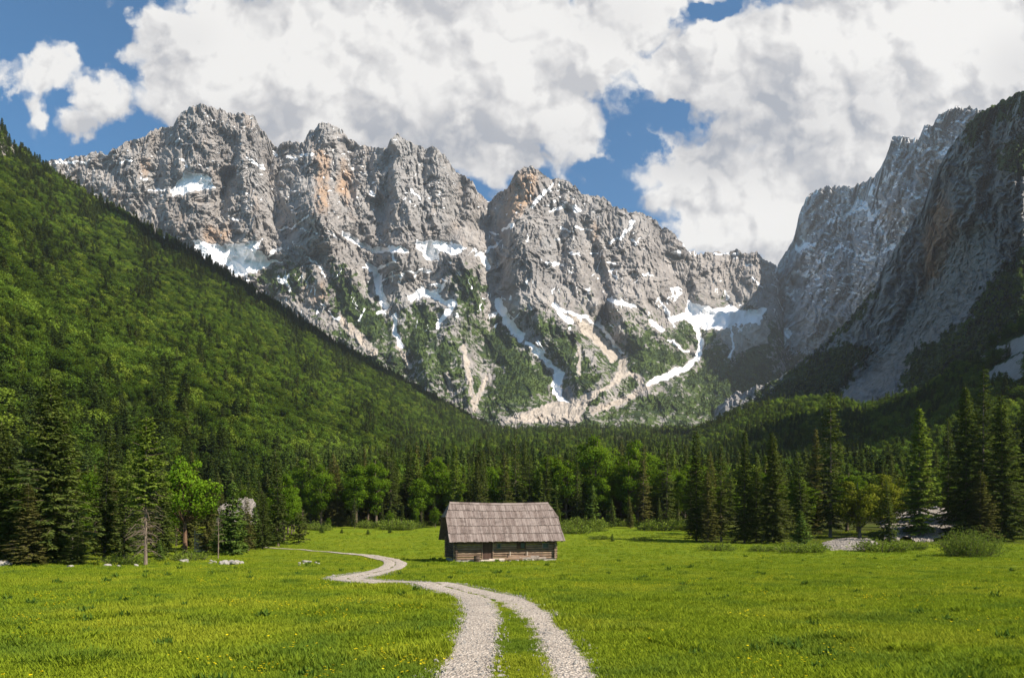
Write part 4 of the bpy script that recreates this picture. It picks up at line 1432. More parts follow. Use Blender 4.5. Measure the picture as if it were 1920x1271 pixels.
        if i == 1:
            b = MB()
            for q in range(3):
                b.box((x0 - .36 + q * .115, -.17, z0 + .02), (x0 - .36 + q * .115 + .108, -.135, z1 - .02), tintr())
            b.build('shutter', M['door'], w)
    # short posts against the wall
    b_posts = [5.5, 7.3]
    for xx in b_posts:
        b = MB()
        b.tube([(xx, -.24, -.2), (xx + .02, -.23, 1.0)], .055, 7, .9)
        b.build('wall_post', M['pale_wood'], hut)
    R = hut.matrix_basis if False else None
    cr, sr = math.cos(HUT_RZ), math.sin(HUT_RZ)

    def wp(x, y):
        X, Y = o.x + x * cr - y * sr, o.y + x * sr + y * cr
        return Vector((X, Y, float(ground_z(X, Y))))
    return wp


wp = build_hut()


def rock_mesh(seed, r=(1, 1, 1), n=2):
    import bmesh
    bm = bmesh.new()
    bmesh.ops.create_icosphere(bm, subdivisions=n, radius=1.0)
    rng = np.random.default_rng(seed)
    V = np.array([v.co[:] for v in bm.verts])
    for _ in range(7):                                              # flatten facets
        nn = rng.normal(0, 1, 3)
        nn /= np.linalg.norm(nn)
        c = rng.uniform(.55, .85)
        d = V @ nn
        V = V - np.where(d > c, d - c, 0)[:, None] * nn
    V += (fbm(V[:, 0] * 1.6 + seed, V[:, 1] * 1.6, V[:, 2] * 1.6, 3) * .14)[:, None] * nrm(V)
    V *= np.array(r)
    for v, c in zip(bm.verts, V):
        v.co = c
    me = bpy.data.meshes.new('rock')
    bm.to_mesh(me)
    bm.free()
    me.materials.append(M['stone'])
    return me


ROCKS = [rock_mesh(i, (1, .8, .62)) for i in range(5)]


def rock(p, s, label, group=None, flat=1.0):
    o = bpy.data.objects.new('rock', random.choice(ROCKS))
    COL.objects.link(o)
    o.location = (p.x, p.y, p.z + s * .2)
    o.rotation_euler = (random.uniform(-.25, .25), random.uniform(-.25, .25), random.uniform(0, 6.28))
    o.scale = (s, s, s * flat)
    tag(o, label, 'rock', group)
    return o


def rock_heap(px, py, wpx, n, s, label, group):
    d = depth_of(py)
    for i in range(n):
        q = random.uniform(-.5, .5)
        p = at(px + wpx * q, py + random.uniform(-2.5, 2))
        k = s * random.uniform(.5, 1.1) * (1 - abs(q))
        rk = rock(p, k, label, group)
        rk.location.z += random.uniform(0, .45) * s * (1 - 2 * abs(q))


def log(p, L, r, rz, label, group=None, mat='grey_wood', tilt=0.0):
    b = MB()
    n = 5
    r *= 1.5
    b.tube([(-L / 2 + L * i / n, random.uniform(-.02, .02), r) for i in range(n + 1)], [r * random.uniform(.9, 1.1) for _ in range(n + 1)], 9, random.random())
    o = b.build('log', M[mat])
    o.location = p
    o.rotation_euler = (0, tilt, rz)
    tag(o, label, 'log', group)
    return o


def clutter():
    # logs, stones and a chopping block along the foot of the front wall
    for i, (x, y, L, r, a, z) in enumerate([(4.0, -.75, 1.6, .10, .05, 0), (5.6, -.62, 2.2, .13, -.04, 0), (7.4, -.55, 2.0, .14, .03, 0), (6.4, -.50, 2.4, .11, .0, .2), (8.6, -.5, 1.3, .12, .12, 0), (3.3, -1.0, 1.9, .07, -.1, 0), (7.9, -.48, 1.2, .1, -.05, .22)]):
        p = wp(x, y)
        p.z += z
        log(p, L, r, HUT_RZ + a, ['short pale pole lying left before the hut door', 'thick log lying under the hut wall between two posts', 'thick log lying under the hut window shutter', 'log resting on top of the two thick logs', 'short log near the right end of the hut wall',
                                  'thin pale pole lying farthest out in the grass before the hut', 'short log stacked on the thick log by the shutter'][i], 'logs lying at the foot of the hut', 'pale_wood' if i in (0, 5) else ('log' if i % 2 else 'grey_wood'))
    b = MB()
    b.tube([(0, 0, -.1), (0.02, 0, .30), (0, 0.02, .62)], [.36, .31, .30], 12, .3)
    s = b.build('chopping_block', M['log_dark'])
    s.location = wp(1.95, -.75)
    tag(s, 'dark wooden chopping block left before the hut door', 'chopping block')
    for i in range(20):
        rock(wp(random.uniform(2.4, 9.6), random.uniform(-.95, -.3)), random.uniform(.14, .30), 'small pale stone at the foot of the hut front wall', 'stones along the hut wall')
    # heaps and single stones in the meadow
    rock_heap(432, 1058, 42, 16, .55, 'pale stone of the widest heap in the left meadow', 'stones of the widest meadow heap')
    rock_heap(398, 1056, 14, 4, .4, 'pale stone of the little heap next to the widest heap', 'stones of the little meadow heap')
    rock_heap(578, 1058, 46, 12, .32, 'grey stone half sunk in grass between the widest heap and the track', 'stones half sunk in the grass')
    rock_heap(345, 1054, 16, 5, .45, 'stone under the leafy clump below the bright maple-like tree', 'stones under the leafy clump')
    rock_heap(625, 1082, 20, 5, .16, 'white stone beside the left hairpin of the track', 'white stones at the hairpin')
    rock(at(8, 1060), .75, 'large pale boulder at the left picture edge')
    rock(at(131, 1062), .42, 'flat pale boulder under the huge spruce', None, .6)
    rock(at(203, 1062), .40, 'grey boulder by the weedy clump')
    rock(at(222, 1064), .22, 'small stone right of the grey boulder by the weedy clump')
    rock(at(255, 1063), .25, 'small stone at the foot of the bare trunked larch')


clutter()


def small_wood():
    # roofed wooden box on a post before the huge spruce
    p = at(136, 1050)
    D = p.y
    z = (HOR - 965) / F * D + CAMZ - p.z
    e = empty('wayside_shrine', p, math.radians(20))
    tag(e, 'little roofed wooden shrine on a tall pale post before the huge spruce', 'shrine')
    b = MB()
    b.tube([(0, 0, -.2), (0, 0, z)], .055, 8, .5)
    b.build('post', M['pale_wood'], e)
    b = MB()
    b.box((-.22, -.12, z), (.22, .14, z + .05))
    b.box((-.22, .1, z + .052), (.22, .14, z + .42))
    for s in (-.22, .18):
        b.box((s, -.12, z + .052), (s + .04, .098, z + .42))
    b.build('box', M['grey_wood'], e)
    b = MB()
    for s in (-1, 1):
        b.slab([(s * .48, -.3, z + .33), (s * .48, .3, z + .33), (0, .3, z + .72), (0, -.3, z + .72)][::s], .035, .5)
    b.build('roof', M['grey_wood'], e)
    # bare dead pole tree left of the small spruce
    p = at(409, 1047)
    b = MB()
    H = 4.4
    b.tube([(0, 0, -.2), (.05, 0, H * .5), (0, 0, H)], [.07, .05, .02], 7, .9)
    for i in range(22):
        zz, a, L = random.uniform(.35, .98) * H, random.uniform(0, 6.28), random.uniform(.3, .8)
        b.tube([(0.03, 0, zz), (math.cos(a) * L, math.sin(a) * L, zz + random.uniform(-.1, .3))], [.018, .006], 4, .8, False)
    t = b.build('dead_tree', M['bark_pale'])
    t.location = p
    tag(t, 'thin bare dead tree left of the small dense spruce', 'dead tree')
    # pale stacked timber between the trees
    p = at(374, 1034)
    e = empty('timber_stack', p, math.radians(-12))
    tag(e, 'pale stack of sawn timber glimpsed between the trees behind the maple-like tree', 'timber stack')
    for i in range(7):
        b = MB()
        for j in range(3):
            b.box((-.62 + random.uniform(-.05, .05), j * .3, i * .36), (.62 + random.uniform(-.06, .06), j * .3 + .26, i * .36 + .24), random.random())
        b.build('beam_layer', M['pale_wood'], e)
    for s in (-.74,):
        b = MB()
        b.box((s, -.05, -.1), (s + .1, .06, 3.0))
        b.build('upright', M['pale_wood'], e)


small_wood()

for pr, (nm, cat), lab, px, pb, pt, wd in NAMED:
    plant_px(pr, nm, cat, lab, px, pb, pt, wd)

# ---------------------------------------------------------------- the track
TRACK = [(968, 1330), (966, 1271), (965, 1236), (960, 1200), (955, 1165), (940, 1140), (915, 1121), (870, 1109), (820, 1101), (772, 1096), (730, 1093), (690, 1090), (658, 1087),
         (650, 1084), (668, 1079), (700, 1072), (725, 1066), (741, 1059), (735, 1052), (715, 1046), (690, 1041), (650, 1038), (600, 1034), (545, 1030), (515, 1028), (470, 1024)]


def spline(pts, step):
    P = np.array(pts, float)
    P = np.vstack([2 * P[0] - P[1], P, 2 * P[-1] - P[-2]])
    out = []
    for i in range(1, len(P) - 2):
        n = max(2, int(np.linalg.norm(P[i + 1] - P[i]) / step))
        t = np.linspace(0, 1, n, endpoint=False)[:, None]
        a, b, c, d = P[i - 1], P[i], P[i + 1], P[i + 2]
        out.append(.5 * (2 * b + (c - a) * t + (2 * a - 5 * b + 4 * c - d) * t * t + (3 * b - a - 3 * c + d) * t ** 3))
    return np.vstack(out)


_tw = [at(x, y) for x, y in TRACK]
PATH = spline([(p.x, p.y) for p in _tw], .22)
for _ in range(25):
    PATH[1:-1] = .25 * PATH[:-2] + .5 * PATH[1:-1] + .25 * PATH[2:]


def build_path():
    T = nrm(np.gradient(PATH, axis=0))
    Nn = np.stack([T[:, 1], -T[:, 0]], 1)                            # to the right of travel
    s = np.concatenate([[0], np.cumsum(np.linalg.norm(np.diff(PATH, axis=0), axis=1))])
    V, Fc, n0 = [], [], 0
    for (a, b, sd) in ((-1.45, -.24, 0), (.42, 1.48, 1)):
        wa = a + (.15 + .12 * sd) * fbm(s / 1.1, s * 0, 3.0 + sd, 3) + .12 * fbm(s / .35, s * 0, 9.0 + sd, 2)
        near = sstep(26, 14, PATH[:, 1])
        end = (1 - .30 * sstep(18, 34, PATH[:, 1])) * (1 - .75 * sstep(76, 88, PATH[:, 1]))
        if sd == 0:
            b = -.02 - .26 * near
        else:
            wa = wa - .34 * (1 - near)
        wb = b + .16 * fbm(s / 1.1, s * 0, 5.0 + sd, 3) + .12 * fbm(s / .35, s * 0, 12.0 + sd, 2)
        m = 7
        rows = []
        for j in range(m):
            f = j / (m - 1)
            off = (wa + (wb - wa) * f) * end
            xy = PATH + Nn * off[:, None]
            z = ground_z(xy[:, 0], xy[:, 1]) - .016 + .0010 * xy[:, 1] + .036 * math.sin(math.pi * f) ** .5
            rows.append(np.column_stack([xy, z]))
        G = np.stack(rows, 1)
        ny, nx = G.shape[:2]
        idx = np.arange(ny * nx).reshape(ny, nx) + n0
        Fc.append(np.stack([idx[:-1, :-1], idx[:-1, 1:], idx[1:, 1:], idx[1:, :-1]], -1).reshape(-1, 4))
        V.append(G.reshape(-1, 3))
        n0 += ny * nx
    o = mesh_np('path', np.vstack(V), Fc, M['gravel'], smooth=True)
    tag(o, kind='structure')


build_path()


def path_off(x, y):
    """signed sideways distance from the track centre (positive right of travel), and how far along"""
    P = PATH[::3]
    best, sg = np.full(x.shape, 1e9), np.zeros(x.shape)
    T = nrm(np.gradient(P, axis=0))
    for lo in range(0, len(x), 4000):
        dx = x[lo:lo + 4000, None] - P[None, :, 0]
        dy = y[lo:lo + 4000, None] - P[None, :, 1]
        d2 = dx * dx + dy * dy
        i = np.argmin(d2, 1)
        r = np.arange(len(i))
        best[lo:lo + 4000] = np.sqrt(d2[r, i])
        sg[lo:lo + 4000] = np.sign(dx[r, i] * T[i, 1] - dy[r, i] * T[i, 0])
    return best * sg


# ---------------------------------------------------------------- scattering of what nobody could count
def proto_collection(name, objs):
    c = bpy.data.collections.new(name)
    for i, o in enumerate(objs):
        o.name = '%s_%02d' % (name, i)
        c.objects.link(o)
    return c


def scatter(name, P, scale, rot, idx, coll, label, cat):
    me = bpy.data.meshes.new(name)
    me.vertices.add(len(P))
    me.vertices.foreach_set('co', np.asarray(P, np.float32).ravel())
    for nm, typ, arr in (('s', 'FLOAT_VECTOR', scale), ('r', 'FLOAT_VECTOR', rot), ('i', 'INT', idx)):
        a = me.attributes.new(nm, typ, 'POINT')
        a.data.foreach_set('vector' if typ == 'FLOAT_VECTOR' else 'value', np.asarray(arr, np.int32 if typ == 'INT' else np.float32).ravel())
    o = bpy.data.objects.new(name, me)
    COL.objects.link(o)
    g = bpy.data.node_groups.new(name + '_scatter', 'GeometryNodeTree')
    g.interface.new_socket('Geometry', in_out='INPUT', socket_type='NodeSocketGeometry')
    g.interface.new_socket('Geometry', in_out='OUTPUT', socket_type='NodeSocketGeometry')
    N, Lk = g.nodes, g.links
    gi, go = N.new('NodeGroupInput'), N.new('NodeGroupOutput')
    iop = N.new('GeometryNodeInstanceOnPoints')
    ci = N.new('GeometryNodeCollectionInfo')
    ci.inputs['Collection'].default_value = coll
    ci.inputs['Separate Children'].default_value = True
    ci.inputs['Reset Children'].default_value = True
    at_ = {}
    for nm, typ in (('s', 'FLOAT_VECTOR'), ('r', 'FLOAT_VECTOR'), ('i', 'INT')):
        a = N.new('GeometryNodeInputNamedAttribute')
        a.data_type = typ
        a.inputs['Name'].default_value = nm
        at_[nm] = a.outputs[0]
    Lk.new(gi.outputs[0], iop.inputs['Points'])
    Lk.new(ci.outputs[0], iop.inputs['Instance'])
    iop.inputs['Pick Instance'].default_value = True
    Lk.new(at_['i'], iop.inputs['Instance Index'])
    Lk.new(at_['r'], iop.inputs['Rotation'])
    Lk.new(at_['s'], iop.inputs['Scale'])
    Lk.new(iop.outputs[0], go.inputs[0])
    md = o.modifiers.new('scatter', 'NODES')
    md.node_group = g
    tag(o, label, cat, kind='stuff')
    return o


def merged(crown, trunk):
    """one light mesh with crown and trunk for far trees"""
    ob = bpy.data.objects.new('far_tree', crown)
    return ob


FAR = []
for i in range(4):
    FAR.append(conifer(20, 3.0 + .35 * (i % 3), 40 + i, 'far_conifer', 'bark', .05, .8, 7, 1.25, .62, .42, 1.2, .8)[0])
for i in range(5):
    FAR.append(broadleaf(15, 5.0 + .5 * (i % 3), 60 + i, 'far_leaf', 'bark', .06, 20, 1900, .75, .40, low=True)[0])
far_coll = proto_collection('far_tree', [bpy.data.objects.new('far_tree', m) for m in FAR])


def forest_on(P, con_frac, name, label, hs=(13, 22), cat='forest', wide=1.0):
    n = len(P)
    con = RNG.random(n) < con_frac
    idx = np.where(con, RNG.integers(0, 4, n), RNG.integers(4, 9, n))
    h = np.where(con, RNG.uniform(hs[0], hs[1], n) / 20, RNG.uniform(hs[0] * .85, hs[1] * .92, n) / 16)
    w = h * RNG.uniform(.85, 1.25, n) * wide
    sc = np.stack([w, w, h], 1)
    rot = np.stack([RNG.normal(0, .03, n), RNG.normal(0, .03, n), RNG.uniform(0, 6.28, n)], 1)
    return scatter(name, P, sc, rot, idx, far_coll, label, cat)


def sample_sheet(key, n, keep):
    P, PX, PY, T, A = SHEETS[key]
    e1, e2 = P[:-1, 1:] - P[:-1, :-1], P[1:, :-1] - P[:-1, :-1]
    area = np.linalg.norm(np.cross(e1, e2), axis=-1)
    wgt = area * keep(PX, PY, T, A, P)[:-1, :-1]
    wgt = np.clip(wgt, 0, None).ravel()
    c = RNG.choice(len(wgt), n, p=wgt / wgt.sum())
    i, j = np.divmod(c, P.shape[1] - 1)
    u, v = RNG.random((2, n, 1))
    Q = P[i, j] + (P[i, j + 1] - P[i, j]) * u + (P[i + 1, j] - P[i, j]) * v
    return Q, PX[i, j], PY[i, j], T[i, j]


# wooded hillside on the left
Q, qx, qy, qt = sample_sheet('left', 16500, lambda PX, PY, T, A, P: (1 - .8 * sstep(.3, .55, A['scree'])) * np.where((PX > -200) & (T > .02), 1, .12))
cf = np.clip(.22 + .7 * sstep(.62, .97, qt) + .85 * fbm(qx / 60, qy / 110, 71.0, 3) + .30 * sstep(.22, .02, qt), .02, .96)
forest_on(Q - np.array([0, 0, .5]), cf, 'forest', 'mixed beech and spruce forest covering the left mountainside', (7.5, 17), wide=1.15)
# apron on the right
Q, qx, qy, qt = sample_sheet('apron', 5200, lambda PX, PY, T, A, P: (1 - sstep(.2, .5, A['scree'])) * np.where(PX < 2050, 1, .15) * (T > .02))
cf = np.clip(.30 + .6 * fbm(qx / 60, qy / 50, 75.0, 3), .03, .9)
forest_on(Q - np.array([0, 0, .5]), cf, 'forest', 'dark broadleaf forest on the slope under the right cliff', (8, 15))
# valley floor
n = 9000
vy = 205 + (1500 - 205) * RNG.random(n) ** 1.25
vx = (RNG.uniform(-80, 1750, n) - 960) / F * vy
ey = 92 + 130 * RNG.random(700)
ex = np.where(RNG.random(700) < .5, RNG.uniform(-1000, -80, 700), RNG.uniform(2010, 2900, 700))
eok = (ex < 900) | (ey > 112)
vx = np.concatenate([vx, ((ex - 960) / F * ey)[eok]])
vy = np.concatenate([vy, ey[eok]])
cf = np.clip(.40 + .8 * fbm(vx / 90, vy / 90, 77.0, 3), .1, .95)
forest_on(np.stack([vx, vy, ground_z(vx, vy) - .3], 1), cf, 'forest', 'mixed forest filling the valley floor behind the meadow', (13, 20))
# scrub and small trees on the lower rock slopes
Q, qx, qy, qt = sample_sheet('main', 15000, lambda PX, PY, T, A, P: sstep(.55, .8, A['veg'] + .28 * fbm(PX / 12, PY / 12, 81., 3)) * (A['snow'] < .3) * (A['scree'] < .35))
forest_on(Q - np.array([0, 0, 1.0]), np.clip(.68 + .5 * sstep(660, 540, qy) + .6 * fbm(qx / 40, qy / 40, 83., 2), .08, .97), 'scrub', 'green scrub and small trees on the lower ledges of the great rock wall', (3.5, 7.5), 'scrub', 1.35)
Q, qx, qy, qt = sample_sheet('right', 3500, lambda PX, PY, T, A, P: sstep(.5, .8, A['veg'] + .28 * fbm(PX / 12, PY / 12, 85., 3)) * (A['snow'] < .3) * (PX < 1800))
forest_on(Q - np.array([0, 0, 1.0]), np.full(len(Q), .6), 'scrub', 'dark scrub at the foot of the shaded right mountain', (5, 10), 'scrub', 1.3)
Q, qx, qy, qt = sample_sheet('cliff', 7000, lambda PX, PY, T, A, P: (.25 + .75 * sstep(380, 480, PY)) * sstep(.5, .8, A['veg'] + .28 * fbm(PX / 14, PY / 14, 87., 3)) * (PX < 2100))
forest_on(Q - np.array([0, 0, .8]), np.clip(.4 + .6 * fbm(qx / 40, qy / 40, 89., 2), .05, .95), 'scrub', 'dark trees and scrub on the ledges of the near right cliff', (3, 7), 'scrub', 1.2)


# ---------------------------------------------------------------- single trees of the forest wall
def forest_wall():
    taken = [Vector((o.location.x, o.location.y)) for o in COL.objects if o.type == 'EMPTY']
    kinds = [('spruce_b', SP, 'spruce in the dense forest wall behind the meadow', 'spruces of the forest wall'),
             ('spruce_c', SP, 'spruce in the dense forest wall behind the meadow', 'spruces of the forest wall'),
             ('spruce_open', SP, 'spruce in the dense forest wall behind the meadow', 'spruces of the forest wall'),
             ('beech_a', BR, 'beech in the dense forest wall behind the meadow', 'beeches of the forest wall'),
             ('beech_b', BR, 'beech in the dense forest wall behind the meadow', 'beeches of the forest wall'),
             ('beech_c', BR, 'beech in the dense forest wall behind the meadow', 'beeches of the forest wall'),
             ('larch_slim', LA, 'larch in the dense forest wall behind the meadow', 'larches of the forest wall')]
    count = 0

    def tries(n, fpx, fd, hs, probs, sep, where):
        nonlocal count
        for _ in range(n):
            px, d = fpx(), fd()
            p = Vector(((px - 960) / F * d, d))
            if any((p - q).length < sep for q in taken) or (392 < px < 486 and d < 127) or (1640 < px < 1800 and d < 150):
                continue
            taken.append(p)
            k = random.choices(kinds, probs)[0]
            z = float(ground_z(p.x, p.y))
            h = random.uniform(*hs) * (1.0 if 'beech' not in k[0] else .85)
            lab = k[2].replace('in the dense forest wall behind the meadow', where[0])
            plant(k[0], k[1][0], k[1][1], lab, Vector((p.x, p.y, z)), h, random.uniform(.85, 1.25), None, k[3].replace('forest wall', where[1]))
            count += 1
    tries(420, lambda: random.uniform(560, 1300), lambda: random.uniform(166, 205), (14, 23), (3, 3, 2, 3, 3, 4, 1.5), 3.9, ('in the dense forest wall behind the meadow', 'forest wall'))
    tries(90, lambda: random.uniform(570, 1290), lambda: random.uniform(158, 168), (3, 8), (5, 5, 1, 1, 2, 1, 1), 3.5, ('of low growth along the front of the forest wall', 'front of the forest wall'))
    tries(220, lambda: random.uniform(-40, 560), lambda: random.uniform(86, 165), (9, 16), (3, 3, 2, 2, 3, 3, 2), 5.0, ('in the wood behind the left meadow edge', 'left wood'))
    tries(160, lambda: random.uniform(1290, 1960), lambda: random.uniform(122, 200), (10, 18), (3, 3, 2, 2, 2.5, 2.5, 2), 6.0, ('in the wood behind the right meadow edge', 'right wood'))
    for px, pb, pt in ((408, 1036, 985), (425, 1030, 962), (452, 1030, 955), (478, 1026, 950), (398, 1028, 968), (505, 1024, 958), (447, 1036, 985), (418, 1024, 955), (465, 1024, 962)):
        plant_px('young_spruce', 'spruce_tree', 'spruce', 'small spruce in the row before the foot of the white gravel slope', px, pb, pt, random.uniform(1.1, 1.5), 'small spruces before the gravel slope')
    for px, pb, pt in ((396, 1030, 930), (414, 1026, 948), (432, 1022, 950), (455, 1022, 944), (482, 1020, 930), (496, 1018, 918)):
        plant_px('spruce_c', 'spruce_tree', 'spruce', 'thin spruce standing close before the white gravel slope', px, pb, pt, random.uniform(1.2, 1.6), 'thin spruces before the gravel slope')
    for lo, hi, n in ((1050, 1310, 22), (566, 835, 16)):
        for i in range(n):
            plant_px('low_bush', 'bush', 'bush', 'low bush along the foot of the forest wall behind the meadow', random.uniform(lo, hi), random.uniform(984, 994), random.uniform(968, 979), random.uniform(.9, 1.6), 'low bushes along the forest wall')
    print('forest wall trees', count)


forest_wall()


# ---------------------------------------------------------------- pale gravel slopes
def gravel_slope(pts, name, nx, ny, bump):
    """quad patch given by four photo corners with their depths: (px, py, depth)"""
    c = [np.array([(x - 960) / F * d, d, (HOR - y) / F * d + CAMZ]) for x, y, d in pts]
    u, v = np.meshgrid(np.linspace(0, 1, nx), np.linspace(0, 1, ny))
    P = ((c[0] * (1 - u[..., None]) + c[1] * u[..., None]) * (1 - v[..., None]) + (c[3] * (1 - u[..., None]) + c[2] * u[..., None]) * v[..., None])
    e = np.minimum(np.minimum(u, 1 - u), np.minimum(v, 1 - v))
    P[..., 2] += bump * (np.sqrt(np.clip(e * 2, 0, 1)) - .55) + bump * .35 * fbm(P[..., 0] / 3, P[..., 1] / 3, 1.0, 4) + bump * .4 * ridged(P[..., 0] / 1.3, P[..., 1] / 1.6, 4.0, 3)
    idx = np.arange(nx * ny).reshape(ny, nx)
    f = np.stack([idx[:-1, :-1], idx[:-1, 1:], idx[1:, 1:], idx[1:, :-1]], -1).reshape(-1, 4)
    uu, vv = (u[:-1, :-1] * 2 - 1), (v[:-1, :-1] * 2 - 1)
    ok = (np.abs(uu) ** 2.4 + np.abs(vv) ** 2.4 + .42 * fbm(uu * 2.2 + nx, vv * 2.2, 2.0, 4)) < .86     # ragged outline
    f = f[ok.ravel()]
    o = mesh_np(name, P.reshape(-1, 3), f, M['scree'], smooth=False)
    tag(o, kind='structure')


gravel_slope([(402, 1012, 106), (492, 1006, 110), (482, 925, 128), (404, 944, 125)], 'scree_slope', 110, 110, .45)
gravel_slope([(1532, 1037, 88), (1640, 1037, 88), (1650, 1008, 110), (1545, 1008, 112)], 'gravel_bank', 60, 40, .25)
gravel_slope([(1640, 1022, 112), (1800, 1018, 112), (1790, 945, 150), (1650, 960, 146)], 'scree_slope', 60, 50, .8)


# ---------------------------------------------------------------- grass, flowers, gravel stones
def tuft(seed, n, h, spread, mat, wid=.012):
    rng = np.random.default_rng(seed)
    V, Fc, Tn = [], [], []
    for i in range(n):
        a, q = rng.uniform(0, 6.28), rng.uniform(0, 1) ** .5 * spread
        b = np.array([math.cos(a) * q, math.sin(a) * q, -.02])
        hh = h * rng.uniform(.5, 1.15)
        la = rng.uniform(0, 6.28)
        ln = rng.uniform(.15, .75) * hh
        L = np.array([math.cos(la), math.sin(la), 0])
        sd = np.array([-L[1], L[0], 0]) * wid * rng.uniform(.7, 1.4)
        k = len(V)
        m = b + L * ln * .35 + np.array([0, 0, hh * .6])
        t = b + L * ln + np.array([0, 0, hh])
        V += [b - sd, b + sd, m + sd * .8, m - sd * .8, t]
        Fc += [(k, k + 1, k + 2, k + 3), (k + 3, k + 2, k + 4, k + 4)]
        Tn += [np.clip(rng.normal(.5, .25), 0, 1)] * 5
    F4 = np.array([f for f in Fc if len(set(f)) == 4])
    F3 = np.array([f[:3] for f in Fc if len(set(f)) == 3])
    return mesh_np('tuft', np.array(V), [F4, F3], M[mat], {'tint': Tn}, link=False)


def flower(seed, n):
    rng = np.random.default_rng(seed)
    lv = Leaves()
    for i in range(n):
        c = np.array([rng.normal(0, .14), rng.normal(0, .14), rng.uniform(.10, .24)])
        a = rng.uniform(0, 6.28)
        for j in range(4):
            d = np.array([math.cos(a + j * 1.57), math.sin(a + j * 1.57), .35])
            lv.add(c[None], d[None], np.cross(d, [0, 0, 1.0])[None], .022, .024, rng.random())
    return lv.build('flower', M['petal'])


grass_coll = proto_collection('grass_tuft', [tuft(1, 26, .10, .15, 'grass', .007), tuft(2, 22, .13, .13, 'grass', .007), tuft(3, 30, .075, .17, 'grass', .008), tuft(4, 18, .19, .10, 'grass', .008)])
def weed(seed):
    rng = np.random.default_rng(seed)
    lv = Leaves()
    n = 34
    a = rng.uniform(0, 6.28, n)
    el = rng.uniform(.25, 1.3, n)
    d = np.stack([np.cos(a) * np.cos(el), np.sin(a) * np.cos(el), np.sin(el)], 1)
    c = np.stack([rng.normal(0, .07, n), rng.normal(0, .07, n), rng.uniform(0, .06, n)], 1)
    lv.add(c, d, np.cross(d, rng.normal(0, .3, (n, 3)) + np.array([0, 0, 1.0])), rng.uniform(.12, .26, n), rng.uniform(.04, .08, n), rng.random(n))
    return lv.build('weed', M['weed'])


M['weed'] = foliage_mat('weed_leaves', (0.05, 0.10, 0.015), (0.12, 0.19, 0.03), 0.3, 0.3)
weed_coll = proto_collection('weed', [weed(1), weed(2), weed(3)])
flower_coll = proto_collection('flower', [flower(1, 5), flower(2, 8), flower(3, 3)])
peb_coll = proto_collection('pebble', [bpy.data.objects.new('pebble', rock_mesh(70 + i, (1, .85, .6), 1)) for i in range(4)])


def meadow_points(n, d0, d1, pw, px0=-60, px1=1980):
    d = (d0 ** (1 - pw) + (d1 ** (1 - pw) - d0 ** (1 - pw)) * RNG.random(n)) ** (1 / (1 - pw))
    x = (RNG.uniform(px0, px1, n) - 960) / F * d
    return x, d


def ruts(x, y):
    o = path_off(x, y)
    i = y < 24
    return ((o > -1.2) & (o < np.where(i, -.36, -.1))) | ((o > np.where(i, .62, .12)) & (o < 1.22))


